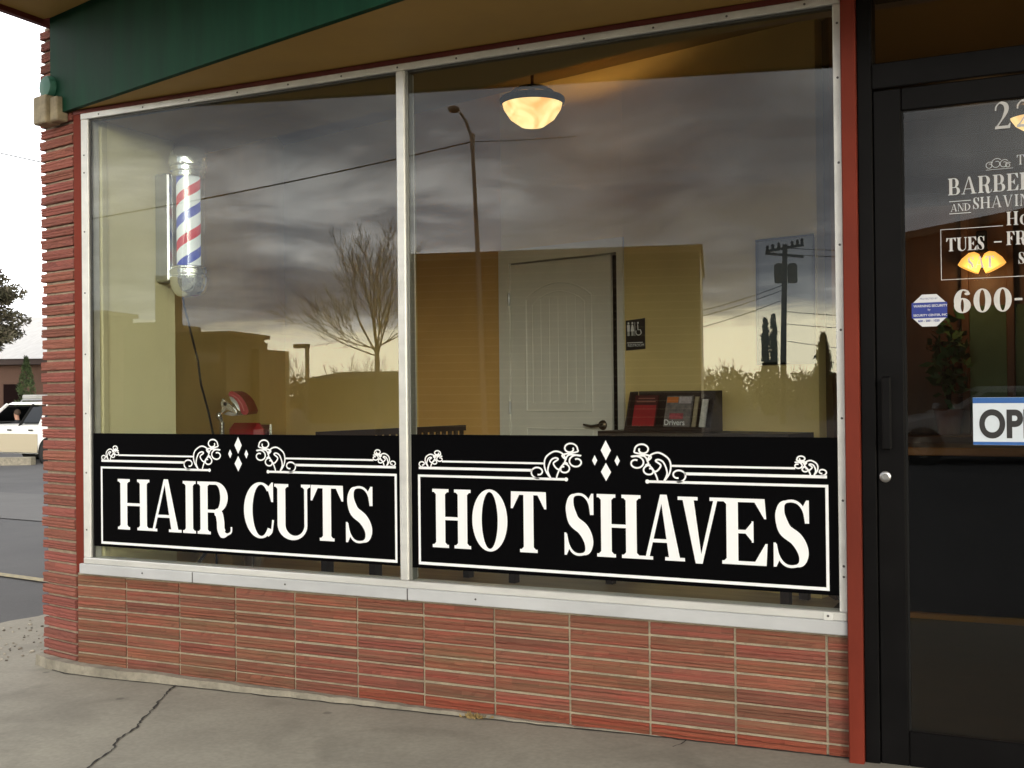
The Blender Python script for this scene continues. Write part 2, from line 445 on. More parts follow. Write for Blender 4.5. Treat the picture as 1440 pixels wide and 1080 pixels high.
L.new(band.outputs['Result'], glow.inputs['Factor']); L.new(cs.outputs[0], glow.inputs['A'])
glow.inputs['B'].default_value = (76, 69, 49, 1)
mixs = N.new('ShaderNodeMix'); mixs.data_type = 'RGBA'; mixs.inputs['Factor'].default_value = 0.94
L.new(sky.outputs[0], mixs.inputs['A']); L.new(glow.outputs['Result'], mixs.inputs['B'])
def lobe(d, pw, col):
    n = N.new('ShaderNodeVectorMath'); n.operation = 'DOT_PRODUCT'; L.new(tc.outputs['Generated'], n.inputs[0]); n.inputs[1].default_value = Vector(d).normalized()
    f = math_('POWER', math_('MAXIMUM', n.outputs['Value'], 0.0), pw)
    v = N.new('ShaderNodeVectorMath'); v.operation = 'SCALE'; v.inputs[0].default_value = col; L.new(f, v.inputs['Scale']); return v.outputs[0]
a1 = N.new('ShaderNodeVectorMath'); a1.operation = 'ADD'; a2 = N.new('ShaderNodeVectorMath'); a2.operation = 'ADD'
L.new(mixs.outputs['Result'], a1.inputs[0]); L.new(lobe((math.sin(SUN_AZ), math.cos(SUN_AZ), .16), 16, (62, 58, 50)), a1.inputs[1])
L.new(a1.outputs[0], a2.inputs[0]); L.new(lobe((-.76, .62, .2), 5, (14, 14, 14)), a2.inputs[1])
L.new(a2.outputs[0], bg.inputs['Color'])
sd = bpy.data.lights.new('sun', 'SUN'); sd.energy = 1.5; sd.angle = R(26); sd.color = (1, 0.95, 0.87)
so = bpy.data.objects.new('sun', sd); COL.objects.link(so)
sv = Vector((math.sin(SUN_AZ) * math.cos(SUN_EL), math.cos(SUN_AZ) * math.cos(SUN_EL), math.sin(SUN_EL)))
so.rotation_euler = sv.to_track_quat('Z', 'Y').to_euler()

# ------------------------------------------------------------------ shared materials
M_white = mat('painted_aluminium', (0.72, 0.72, 0.69), 0.42, 0.25, var=0.14, scale=9, bump=0.05, bscale=180)
M_white2 = mat('bright_aluminium', (0.74, 0.74, 0.71), 0.33, 0.35, var=0.12, scale=14, bump=0.04, bscale=150, stretch=(0.2, 1, 1))
M_sill = mat('sill_paint', (0.50, 0.51, 0.52), 0.5, 0.1, var=0.12, scale=7, stretch=(.4, 1, 1), bump=0.05)
M_red = mat('red_brown_paint', (0.165, 0.024, 0.012), 0.6, spec=.2, var=0.22, scale=5, bump=0.12, bscale=45, stretch=(1, 1, .35))
M_reddk = mat('dark_red_paint', (0.16, 0.028, 0.02), 0.55, var=0.2, scale=6)
M_brick = mat('roman_brick', (0.262, 0.070, 0.045), 0.9, scale=16, stretch=(.16, 1, 4.2), bump=0.6, bscale=60, col2=(0.175, 0.090, 0.052), vcol=True, detail=8)
M_brickp = mat('pier_brick', (0.28, 0.088, 0.064), 0.9, scale=18, stretch=(.5, .5, 2.4), bump=0.55, bscale=60, col2=(0.26, 0.085, 0.055), vcol=True)
M_mortar = mat('pale_mortar', (0.36, 0.31, 0.22), 0.95, var=0.28, scale=16, bump=0.5, bscale=120)
M_mortdk = mat('raked_mortar', (0.36, 0.28, 0.20), 0.95, var=0.3, scale=22, bump=0.5, bscale=120)
M_green = mat('green_fascia_paint', (0.0075, 0.050, 0.027), 0.55, spec=0.08, var=0.26, scale=5, stretch=(1.6, 1.6, .18), bump=0.03, bscale=30)
M_soffit = mat('tan_soffit_paint', (0.48, 0.30, 0.085), 0.62, var=0.10, scale=2.0, bump=0.06, bscale=18)
M_black = mat('black_anodised', (0.0055, 0.0052, 0.0055), 0.45, 0.0, var=0.25, scale=6, spec=0.08)
M_blackrub = mat('black_rubber', (0.008, 0.008, 0.008), 0.75, spec=.2)
M_vinylb = mat('black_vinyl', (0.0022, 0.0022, 0.0026), 0.6, spec=0.02)
M_vinylw = mat('white_vinyl', (0.86, 0.87, 0.88), 0.5)
M_frost = mat('white_door_lettering', (0.56, 0.55, 0.54), 0.6, var=0.1, scale=40)
M_chrome = mat('chrome', (0.86, 0.87, 0.88), 0.13, 1.0)
M_plate = mat('bright_plated_metal', (0.82, 0.84, 0.84), 0.15, 0.80)
M_steel = mat('brushed_steel', (0.42, 0.42, 0.42), 0.35, 1.0, var=0.1, scale=30)
M_dark = mat('dark_wood', (0.028, 0.013, 0.009), 0.5, var=0.3, scale=10, stretch=(1, 1, .2))
M_mustard = mat('mustard_wall_paint', (0.70, 0.535, 0.22), 0.75, var=0.07, scale=2.5, bump=0.08, bscale=90)
M_ochre = mat('orange_ochre_wall', (0.60, 0.35, 0.11), 0.75, var=0.08, scale=2.5, bump=0.08, bscale=90)
M_cream = mat('cream_wall_paint', (0.80, 0.74, 0.46), 0.7, var=0.05, scale=3, bump=0.06, bscale=80)
M_ceil = mat('ceiling_paint', (0.26, 0.18, 0.075), 0.8, var=0.06, scale=2)
M_floor = mat('shop_floor_board', (0.42, 0.33, 0.22), 0.4, var=0.3, scale=5, stretch=(.3, 3, 1))
M_glass = glass_mat('window_glass')
M_glassd = glass_mat('door_glass', (0.82, 0.83, 0.82), 0.029)
M_glass2 = glass_mat('thin_glass', (0.95, 0.965, 0.965), 0.08)
M_screw = mat('screw_head', (0.12, 0.115, 0.11), 0.5, 0.6)
M_conc = mat('footing_concrete', (0.29, 0.262, 0.205), 0.92, var=0.32, scale=14, bump=0.5, bscale=60)

# ------------------------------------------------------------------ ground
def hg(x, y):
    t = -.77 * (x + 5.2) + .64 * (y - .7)
    return -.17 - .0148 * min(33, max(0, t))
def zs(x): return .0245 + .0148 * x
m = mat('asphalt', (0.062, 0.060, 0.062), 0.9, scale=0.5, bump=0.6, bscale=45, col2=(0.092, 0.088, 0.088), detail=9)
g = MB()
xs = [-900, -400, -200, -120, -80, -60, -50, -45] + list(np.arange(-42, -4.9, 1.5)) + [-4, 0, 5, 10, 20, 40, 80, 200, 900]
ys = [-900, -300, -150, -80, -50, -30, -20, -14, -10, -6, -3, -1] + list(np.arange(0.2, 36, 1.5)) + [40, 50, 70, 120, 300, 900]
vs = [(x, y, hg(x, y)) for y in ys for x in xs]; nx = len(xs)
g.add(vs, [(j * nx + i, j * nx + i + 1, (j + 1) * nx + i + 1, (j + 1) * nx + i) for j in range(len(ys) - 1) for i in range(nx - 1)])
tag(g.build('road', m, origin=(0, 0, 0), smooth=True), kind='structure')

# sidewalk slab with its own broken edge
m = mat('sidewalk_concrete', (0.35, 0.325, 0.262), 0.9, scale=1.5, bump=0.10, bscale=30, col2=(0.245, 0.225, 0.182), detail=10)
nt = m.node_tree; N = nt.nodes; L = nt.links
b = N['Principled BSDF']; tc = N.new('ShaderNodeTexCoord')
n1 = N.new('ShaderNodeTexNoise'); n1.inputs['Scale'].default_value = 55; n1.inputs['Detail'].default_value = 3
L.new(tc.outputs['Object'], n1.inputs['Vector'])
old = b.inputs['Base Color'].links[0].from_socket
mm = N.new('ShaderNodeMix'); mm.data_type = 'RGBA'; mm.blend_type = 'MULTIPLY'
mr = N.new('ShaderNodeMapRange'); mr.inputs['From Min'].default_value = .3; mr.inputs['From Max'].default_value = .7
mr.inputs['To Min'].default_value = .90; mr.inputs['To Max'].default_value = 1.06
L.new(n1.outputs['Fac'], mr.inputs['Value']); L.new(old, mm.inputs['A'])
cc = N.new('ShaderNodeCombineColor'); [L.new(mr.outputs['Result'], cc.inputs[i]) for i in range(3)]
L.new(cc.outputs[0], mm.inputs['B']); mm.inputs['Factor'].default_value = 1
vo = N.new('ShaderNodeTexVoronoi'); vo.inputs['Scale'].default_value = 3.4; L.new(tc.outputs['Object'], vo.inputs['Vector'])
vr = N.new('ShaderNodeMapRange'); vr.inputs['From Min'].default_value = .045; vr.inputs['From Max'].default_value = .075; vr.inputs['To Min'].default_value = .62; vr.inputs['To Max'].default_value = 1
L.new(vo.outputs['Distance'], vr.inputs['Value'])
n3 = N.new('ShaderNodeTexNoise'); n3.inputs['Scale'].default_value = 2.3; n3.inputs['Detail'].default_value = 7; n3.inputs['Distortion'].default_value = 1.0
L.new(tc.outputs['Object'], n3.inputs['Vector'])
v3 = N.new('ShaderNodeMapRange'); v3.inputs['From Min'].default_value = .54; v3.inputs['From Max'].default_value = .68; v3.inputs['To Min'].default_value = 1; v3.inputs['To Max'].default_value = .80
L.new(n3.outputs['Fac'], v3.inputs['Value'])
pr = N.new('ShaderNodeMath'); pr.operation = 'MULTIPLY'; L.new(vr.outputs[0], pr.inputs[0]); L.new(v3.outputs[0], pr.inputs[1])
sc_ = N.new('ShaderNodeVectorMath'); sc_.operation = 'SCALE'; L.new(mm.outputs['Result'], sc_.inputs[0]); L.new(pr.outputs[0], sc_.inputs['Scale'])
L.new(sc_.outputs[0], b.inputs['Base Color'])
g = MB()
ky = lambda x: -2.45 - .2 * x
edge_pts = [(-5.28 + random.uniform(-.035, .035), y) for y in np.arange(3.0, -1.38, -.16)]
poly = edge_pts[::-1]
out = poly + [(-4.9, 3.0)] + [(-4.2, .5), (-3.9, .3), (1.2, .3)] + [(9, .3), (9, -8.6)]
out = [(-5.28, ky(-5.28))] + poly + [(-4.55, 3.0), (-4.15, .6), (-3.9, .12), (9, .12), (9, ky(9))]
vv = [Vector(p) for p in out]
fill2d(vv, [(i, (i + 1) % len(vv)) for i in range(len(vv))], [out], 0, g, lambda x, y: (x, y, zs(x)))
n = len(out)
g.add([(x, y, zs(x)) for x, y in out] + [(x, y, zs(x) - .16) for x, y in out], [(i, n + i, n + (i + 1) % n, (i + 1) % n) for i in range(n)])
sw = g.build('sidewalk', m, origin=(0, 0, 0)); tag(sw, kind='structure')
kb0 = thing('street_kerb', 'yellow painted kerb along the sidewalk in front of the shop', 'kerb', (2, ky(2), 0))
kd = Vector((1, -.2)).normalized(); kn0 = Vector((-.2, -1)).normalized()
g = MB(); p_, q_ = Vector((-5.3, ky(-5.3))), Vector((9, ky(9)))
v = [(*p_, zs(-5.3)), (*q_, zs(9)), (*(q_ + kn0 * .16), zs(9)), (*(p_ + kn0 * .16), zs(-5.3))]
g.add(v + [(x, y, z - .3) for x, y, z in v], [(3, 2, 1, 0)[::-1], (4, 5, 6, 7)[::-1], (0, 1, 5, 4), (1, 2, 6, 5), (2, 3, 7, 6), (3, 0, 4, 7)])
g.build('kerb_stone', mat('worn_yellow_kerb', (.40, .25, .05), .85, scale=6, col2=(.22, .18, .12), bump=.3), kb0)
# the crack running from the footing to the foot of the picture, and two hairlines
m_cr = mat('crack_dirt', (0.035, 0.03, 0.024), 0.95, var=0.4, scale=60)
g = MB()
def crack(pts, w0):
    Q = []
    for a, b_ in zip(pts, pts[1:]):
        k = max(2, int((Vector(a) - Vector(b_)).length / .018))
        for i in range(k):
            t = i / k; Q.append((a[0] + (b_[0] - a[0]) * t + random.uniform(-.006, .006), a[1] + (b_[1] - a[1]) * t + random.uniform(-.006, .006)))
    Q.append(pts[-1])
    Lf = []; Rt = []
    for i, q in enumerate(Q):
        a = Vector(Q[max(0, i - 1)]); b_ = Vector(Q[min(len(Q) - 1, i + 1)]); d = (b_ - a).normalized()
        ww = w0 * random.uniform(.35, 1.25); p = Vector((-d.y, d.x)) * ww
        Lf.append((q[0] + p.x, q[1] + p.y)); Rt.append((q[0] - p.x, q[1] - p.y))
    v = [(x, y, zs(x) + .003) for x, y in Lf + Rt]; k = len(Q)
    g.add(v, [(i, k + i, k + i + 1, i + 1) for i in range(k - 1)])
crack([(-3.345, -.050), (-3.305, -.144), (-3.128, -.456), (-3.05, -.594), (-2.994, -.752), (-2.921, -.843), (-2.882, -.962), (-2.82, -1.09), (-2.80, -1.3)], .0045)
g.build('crack', m_cr, sw)
g = MB()
crack([(-1.085, -.020), (-1.095, -.07), (-1.112, -.105)], .0030)
g.build('crack', m_cr, sw)
# loose gravel at the broken corner
gr = MB()
for i in range(170):
    x = random.uniform(-5.2, -4.45); y = random.uniform(-.1, .75) - (x + 4.3) * .25
    s_ = random.uniform(.003, .009) * (1.6 if random.random() < .1 else 1)
    gr.ball((x, y, zs(x) + s_ * .3), s_, 5, (1, random.uniform(.7, 1.2), .6), tone=random.choice([(.36, .33, .27), (.24, .21, .17), (.10, .085, .07), (.46, .42, .35)]))
tag(gr.build('gravel', mat('gravel', (1, 1, 1), .9, vcol=True), origin=(0, 0, 0)), kind='stuff', label='loose gravel crumbs on the broken sidewalk corner', cat='gravel')
# dirt along the sidewalk edge
d = MB()
k = len(edge_pts)
v = [(x + .015, y, zs(x) - .04) for x, y in edge_pts] + [(x - random.uniform(.12, .30), y, hg(x, y) + .012) for x, y in edge_pts]
d.add(v, [(i, i + 1, k + i + 1, k + i) for i in range(k - 1)])
tag(d.build('soil', mat('dark_soil', (0.035, 0.026, 0.02), .95, var=.5, scale=12, bump=.8, bscale=30), origin=(0, 0, 0)), kind='structure')
# parking line and a lighter asphalt patch on the side street
def strip(a, b_, wd, k=14, lift=.006):
    q = MB(); a = Vector(a); b_ = Vector(b_); nrm = Vector((-(b_ - a).y, (b_ - a).x)).normalized() * wd / 2
    v = []
    for i in range(k + 1):
        p = a.lerp(b_, i / k)
        for s_ in (1, -1):
            r_ = p + nrm * s_; v.append((r_.x, r_.y, hg(r_.x, r_.y) + lift))
    return q.add(v, [(2 * i, 2 * i + 1, 2 * i + 3, 2 * i + 2) for i in range(k)])
tag(strip((-13, 3.6), (-6.0, 2.3), .10, lift=.012).build('road_marking', mat('worn_yellow_line', (0.42, 0.34, 0.17), .8, scale=20, col2=(0.2, 0.18, 0.13), bump=.2), origin=(0, 0, 0)), kind='structure')
tag(strip((-21, 9.0), (-10.5, 7.2), 2.6, lift=.010).build('road_patch', mat('pale_asphalt_patch', (0.12, 0.115, 0.112), .9, var=.15, scale=1.5, bump=.5), origin=(0, 0, 0)), kind='structure')

# ------------------------------------------------------------------ concrete footing
ca, sa = math.cos(R(12)), math.sin(R(12))
def pier_pt(s_, o): # s along the pier face from its right end, o outward
    return (-3.968 - s_ * ca - o * sa, s_ * sa - o * ca)
pts_o = [(-1.15, -.004), (-1.6, -.022), (-2.4, -.034), (-3.3, -.048), (-3.93, -.055)] + [pier_pt(.02, .05), pier_pt(.18, .05), pier_pt(.30, .035), pier_pt(.33, -.03)]
g = MB()
rough = []
for a, b_ in zip(pts_o, pts_o[1:]):
    k = max(1, int((Vector(a) - Vector(b_)).length / .05))
    for i in range(k):
        t = i / k; rough.append((a[0] + (b_[0] - a[0]) * t, a[1] + (b_[1] - a[1]) * t + random.uniform(-.005, .004)))
rough.append(pts_o[-1])
k = len(rough)
v = [(x, y, .009 + random.uniform(-.003, .003)) for x, y in rough] + [(x, y - .008, zs(x) - .05) for x, y in rough] + [(x, .10, .009) for x, y in rough]
g.add(v, [(i, i + 1, k + i + 1, k + i) for i in range(k - 1)] + [(i, 2 * k + i, 2 * k + i + 1, i + 1) for i in range(k - 1)])
tag(g.build('footing', M_conc, origin=(-2.6, 0, -.03)), 'narrow rough concrete footing along the bottom of the red brick wall', 'footing')
g = MB()
jl = [(x, y - .0075) for x, y in rough if y < .01] 
jl = [(-.50, -.012), (-.8, -.010), (-1.12, -.014)] + jl
jl2 = []
for a, b_ in zip(jl, jl[1:]):
    k_ = max(1, int((Vector(a) - Vector(b_)).length / .03))
    jl2 += [(a[0] + (b_[0] - a[0]) * i / k_, a[1] + (b_[1] - a[1]) * i / k_) for i in range(k_)]
k_ = len(jl2)
g.add([(x, y - random.uniform(.001, .010), zs(x) + .002) for x, y in jl2] + [(x, y + .02, zs(x) + .002) for x, y in jl2], [(i, k_ + i, k_ + i + 1, i + 1) for i in range(k_ - 1)])
g.build('joint_dirt', m_cr, sw)
g = MB()
for i in range(40):
    a = random.uniform(0, 6.28); x = -1.905 + random.gauss(0, .02); y = -.045 + random.gauss(0, .008)
    g.add([(x, y, zs(x) + .004), (x + .018 * math.cos(a), y + .012 * math.sin(a), zs(x) + .012 + random.random() * .016), (x + .02 * math.cos(a + .5), y + .012 * math.sin(a + .5), zs(x) + .008)], [(0, 1, 2)])
tag(g.build('dry_grass', mat('dry_leaf', (.30, .21, .08), .9, var=.4, scale=30)), 'small dry brown weed growing at the footing under the window', 'weed')

# ------------------------------------------------------------------ low brick wall under the window
wall = thing('brick_wall', 'low wall of long stacked red roman bricks under the shop window', 'wall', (-2.25, 0, 0))
g = MB(); pitch = .0513
def splitbrick(g, x0, x1, z0, z1, y, tone, M=None, dep=.05, ch=0):
    """split-face brick: a body with ragged horizontal ridges of its own on the face"""
    g.box((x0, y + .003, z0), (x1, dep, z1), M, ch=ch, tone=tuple(c * .8 for c in tone))
    n = random.choice((2, 3, 3)); cuts = [z0] + sorted(z0 + (z1 - z0) * (k + random.uniform(.7, 1.3)) / (n + .3) for k in range(n - 1)) + [z1]
    for za, zb in zip(cuts, cuts[1:]):
        x = x0; base = random.uniform(-.0020, .0026)
        while x < x1 - .01:
            xe = min(x1, x + random.uniform(.05, .20))
            if x1 - xe < .03: xe = x1
            k = max(2, int((xe - x) / .02)); q = random.uniform(.86, 1.10); rr = random.uniform(.95, 1.05)
            bot = []; top = []; mid = []
            for j in range(k + 1):
                xx = x + (xe - x) * j / k; yy = y + base + random.uniform(-.0013, .0013)
                bot.append((xx, y + .0032, za + random.uniform(0, .0012))); mid.append((xx, yy, za + (zb - za) * random.uniform(.25, .6))); top.append((xx, min(y + .003, yy + random.uniform(.0005, .003)), zb - random.uniform(0, .0014)))
            m_ = k + 1; v = [Vector(p) for p in bot + mid + top]
            if M is not None: v = [M @ p for p in v]
            g.add(v, [(j, j + 1, m_ + j + 1, m_ + j) for j in range(k)] + [(m_ + j, m_ + j + 1, 2 * m_ + j + 1, 2 * m_ + j) for j in range(k)], (tone[0] * q * rr, tone[1] * q, tone[2] * q))
            x = xe
jx = [-3.966, -3.669] + [-3.669 + .3057 * i for i in range(1, 11)] + [-.5385]
for r_ in range(8):
    for i in range(len(jx) - 1):
        t = random.choice([.9, .96, 1, 1.03, 1.07, .86]); rd = random.uniform(.94, 1.08)
        tone = (t * rd, t * random.uniform(.9, 1.1), t)
        if r_ == 0 and i > 4: tone = (1.05, .72, .62)
        splitbrick(g, jx[i] + .0045, jx[i + 1] - .0045, .006 + r_ * pitch + random.uniform(-.0012, .0012), .006 + (r_ + 1) * pitch - .0082 + random.uniform(-.0015, .0015), -.007, tone)
g.build('brickwork', M_brick, wall)
g = MB(); g.box((-3.966, 0.0005, -.03), (-.5385, .16, .4195)); g.build('mortar_bed', M_mortar, wall)

# ------------------------------------------------------------------ brick pier at the corner
pier = thing('brick_pier', 'tall red brick pier with deep raked joints at the left corner', 'pier', (-4.11, .08, 0))
PM = Matrix(((-ca, sa, 0, -3.968), (sa, ca, 0, 0), (0, 0, 1, 0), (0, 0, 0, 1)))
g = MB(); pp = .0525
for r_ in range(57):
    t = random.uniform(.78, 1.15)
    z0 = -.015 + r_ * pp; e = random.uniform(-.006, .006)
    splitbrick(g, .016, .290 + e, z0 + random.uniform(-.002, .002), z0 + pp - .0105 + random.uniform(-.003, .002), random.uniform(-.006, .003), (t, t * random.uniform(.9, 1.08), t), PM, .30, .004)
g.build('brickwork', M_brickp, pier)
g = MB(); g.box((.024, .013, -.05), (.268, .28, 2.985), PM); g.build('mortar_core', M_mortdk, pier)

# ------------------------------------------------------------------ shop window
win = thing('shop_window', 'large two pane shop window in a white metal frame', 'window', (-2.24, 0, .42))
def bx(name, a, b_, m, parent, ch=.002):
    return MB().box(a, b_, ch=ch).build(name, m, parent)
bx('jamb', (-3.913, -.016, .4945), (-3.869, .05, 2.494), M_white, win)
bx('jamb', (-.567, -.016, .4945), (-.541, .05, 2.494), M_white, win)
bx('head', (-3.913, -.018, 2.4945), (-.541, .05, 2.522), M_white, win)
bx('mullion', (-2.235, -.022, .495), (-2.197, .06, 2.494), M_white2, win, .004)
bx('glazing_bead', (-2.1965, -.010, .495), (-2.187, .03, 2.494), mat('grey_bead', (.22, .22, .2), .5, .4), win, .001)
bx('glazing_bead', (-3.8685, -.008, .495), (-3.858, .002, 2.494), mat('dark_gasket', (.05, .05, .045), .6), win, .001)
bx('glazing_bead', (-3.858, -.006, 2.4845), (-.567, .02, 2.4942), bpy.data.materials['dark_gasket'], win, .001)
bx('sill_bar', (-3.905, -.026, .4665), (-.541, .05, .4943), M_white2, win, .003)
bx('sill', (-3.928, -.030, .420), (-.5385, .05, .4662), M_sill, win, .003)
for xx in (-3.27, -2.2):
    bx('sill_joint', (xx, -.0312, .421), (xx + .004, -.028, .4655), M_screw, win, 0)
bx('corner_clip', (-.617, -.0295, .467), (-.585, -.024, .4938), M_white, win, .001)
bx('glass_pane', (-3.858, -.006, .4945), (-2.236, 0, 2.4845), M_glass, win, 0).name = 'glass_pane'
bx('glass_pane', (-2.187, -.006, .4945), (-.5675, 0, 2.4845), M_glass, win, 0)
bx('casing', (-3.9665, -.010, .4205), (-3.9135, .06, 2.522), M_red, win, .002)
bx('casing', (-3.9665, -.012, 2.5225), (-.5385, .06, 2.5445), M_reddk, win, .002)
# screws of the frame
sc0 = None
sp = [(x, 2.508, -.0185) for x in np.arange(-3.8, -.6, .262)] + [(-.552, z, -.0165) for z in (.61, .645, .86, 1.13, 1.42, 1.7, 1.97, 2.25, 2.43)] + [(-3.893, z, -.0165) for z in (.62, .88, 1.15, 1.42, 1.70, 1.98, 2.25, 2.33)] + [(-.602, .481, -.030), (-3.55, .445, -.031), (-2.78, .445, -.031), (-1.9, .445, -.031)]
for x, z, y in sp:
    if sc0 is None:
        sc0 = MB().lathe([(.0042, 0), (.0036, -.0015), (.001, -.0018)], (0, 0, 0), 10, 'y').build('screw', M_screw, win, smooth=True, local=True); q = sc0
    else:
        q = sc0.copy(); COL.objects.link(q); q.parent = win
    q.location = Vector((x, y, z)) - Vector((-2.24, 0, .42))

# red post between window and door
tag(MB().box((-.537, -.055, -.01), (-.4905, .09, 2.5435), ch=.003).build('door_post', M_red), 'flat red brown wooden post between the window and the black door', 'post')

# ------------------------------------------------------------------ black vinyl signs with white lettering
def sign(name, label, xa, xb, za, zb, cx, words):
    s_ = tag(MB().box((xa, -.0092, za), (xb, -.0064, zb)).build(name, M_vinylb), label, 'sign')
    Y = -.0100
    P = Pen()
    T, t, ov = .0405, .0125, .0155
    for ch, x0, x1 in words: glyph(P, ch, x0, x1, .630, .856, T, t, ov)
    P.mesh(Y).build('lettering', M_vinylw, s_)
    P = Pen(); q = .0050
    hl = .774
    x0, x1 = cx - hl, cx + hl
    P.rect(x0 - q, .563, x0 + q, .909); P.rect(x1 - q, .563, x1 + q, .909); P.rect(x0 - q, .560, x1 + q, .571)
    P.rect(x0 - q, .901, cx - .155, .910); P.rect(cx + .155, .901, x1 + q, .910)
    P.disc(cx - .155, .9055, .0075); P.disc(cx + .155, .9055, .0075)
    for s1 in (-1, 1):
        for (a, b_, z, h_) in ((.775, .290, .936, .0050), (.672, .245, .9625, .0036)):
            xa_, xb_ = sorted((cx + s1 * a, cx + s1 * b_)); P.rect(xa_, z - h_, xb_, z + h_)
    P.mesh(Y).build('border', M_vinylw, s_)
    # scroll ornaments, drawn in a local frame: u to the outside, v up
    def scroll(ox, oz, k, kz, s1):
        P = Pen()
        def st(pts, wd=.0062): P.stroke([(ox + s1 * a * k, oz + b_ * kz) for a, b_ in smoothpath(pts, 6)], wd * (.62 + .38 * (k / .00076)))
        def spiral(c, r, a0, turns, lead=None, sg=1):
            pts = list(lead or [])
            n_ = 16
            for i in range(n_ + 1):
                q_ = a0 + sg * turns * 360 * i / n_; rr = r * (1 - .62 * i / n_)
                pts.append((c[0] + rr * math.cos(R(q_)), c[1] + rr * math.sin(R(q_))))
            st(pts)
        # u = distance from the sign centre (zoom units), v = height above the base line
        spiral((352, 38), 42, -100, -1.05 * -1, [(395, -2)] if False else None, 1)            # outer small curl
        spiral((182, 190), 40, -150, 1.15, [(205, 120), (222, 150)], -1)                        # top curl
        spiral((150, 108), 44, 120, 1.15, [(212, 100), (190, 150)], -1)                         # inner right curl
        st([(285, 0), (310, 45), (318, 95), (305, 140), (262, 172), (222, 158), (203, 118)])   # big C
        st([(285, 2), (300, 50), (285, 110), (262, 130), (245, 122), (270, 95), (250, 60), (228, 62)])
        spiral((215, 62), 34, 80, 1.05, None, 1)
        st([(255, 0), (248, 30), (232, 70), (208, 100), (195, 92)])
        return P
    for s1 in (-1, 1):
        scroll(cx, .908, .00076, .00058, s1).mesh(Y).build('ornament', M_vinylw, s_)
        scroll(cx + s1 * .622, .941, .00039, .00028, s1).mesh(Y).build('ornament', M_vinylw, s_)
    P = Pen()
    for dx, dz, a, h_ in ((0, 1.014, .0195, .036), (0, .936, .0195, .033), (-.043, .977, .010, .019), (.043, .977, .010, .019)):
        P.poly((cx + dx - a, dz), (cx + dx, dz - h_), (cx + dx + a, dz), (cx + dx, dz + h_))
    P.mesh(Y).build('diamond_motif', M_vinylw, s_)
    return s_
sign('window_sign', 'black window sign with white serif lettering HAIR CUTS', -3.857, -2.236, .548, 1.060, -3.032,
     [('H', -3.710, -3.524), ('A', -3.526, -3.343), ('I', -3.346, -3.252), ('R', -3.254, -3.071), ('C', -3.004, -2.852), ('U', -2.846, -2.668), ('T', -2.662, -2.506), ('S', -2.497, -2.362)])
sign('window_sign', 'black window sign with white serif lettering HOT SHAVES', -2.186, -.569, .546, 1.066, -1.378,
     [('H', -2.094, -1.927), ('O', -1.921, -1.773), ('T', -1.757, -1.615), ('S', -1.546, -1.424), ('H', -1.415, -1.249), ('A', -1.250, -1.089), ('V', -1.113, -.954), ('E', -.957, -.806), ('S', -.785, -.659)])
# ------------------------------------------------------------------ canopy: green fascia, tan soffit, upper overhang
def ey(x): return .015 - .264 * (x + 4.072)      # lower edge of the fascia, parallel to the street
sd_ = Vector((1, -.264, 0)).normalized(); sn = Vector((-.264, -1, 0)).normalized()   # along the street, towards the street
can = thing('canopy', 'green fascia canopy with tan soffit over the shop front', 'canopy', (-2, -.3, 2.54))
g = MB(); g.prism([(-4.04, .012), (2.6, ey(2.6) + .02), (2.6, -.0125), (-3.966, -.0125)], 2.545, 2.60); g.build('soffit', M_soffit, can)
a = Vector((-4.115, ey(-4.115), 0)); b_ = Vector((2.6, ey(2.6), 0))
g = MB(); g.extr([a + Vector((0, 0, 2.541)), b_ + Vector((0, 0, 2.541)), b_ + Vector((0, 0, 2.999)), a + Vector((0, 0, 2.999))], -sn * -.025); g.build('fascia', M_green, can)
over = thing('roof_overhang', 'upper flat roof overhang with tan underside and thin dark red edge', 'roof', (-3, -1, 3))
FY = lambda x: -1.35 - .264 * (x + 4.2)
g = MB(); g.prism([(-4.195, FY(-4.195)), (2.6, FY(2.6)), (2.6, -.002), (-4.165, -.002)], 3.0, 3.14); g.build('underside', M_soffit, over)
g = MB(); g.extr([(-4.197, FY(-4.2) - .01, 2.975), (-4.155, .16, 2.975), (-4.155, .16, 3.2), (-4.197, FY(-4.2) - .01, 3.2)], (-.03, 0, 0))
g.extr([(-4.2, FY(-4.2), 2.975), (2.6, FY(2.6), 2.975), (2.6, FY(2.6), 3.2), (-4.2, FY(-4.2), 3.2)], sn * .03); g.build('edge_trim', M_reddk, over)
# junction box and round cover on the pier
jb = thing('junction_box', 'weathered tan electrical box under a round green cover on the brick pier', 'electrical box', (-4.16, -.06, 2.5))
M_box = mat('weathered_box', (0.33, 0.27, 0.17), .7, var=.35, scale=18)
MB().box((.10, -.085, 2.495), (.205, -.005, 2.625), PM, ch=.006).build('box', M_box, jb)
MB().box((.04, -.065, 2.50), (.099, -.005, 2.612), PM, ch=.006).build('conduit_body', M_box, jb)
cvp = PM @ Vector((.145, -.055, 2.672))
g = MB(); g.lathe([(.052, .05), (.052, .004), (.046, -.006), (.012, -.012), (.001, -.012)], (0, 0, 0), 24, 'y')
rz = Matrix.Rotation(R(-12), 3, 'Z'); g.v = [tuple(rz @ Vector(v) + cvp) for v in g.v]
g.build('round_cover', mat('green_cover', (0.045, 0.17, 0.12), .5, var=.15, scale=20), jb, smooth=True)

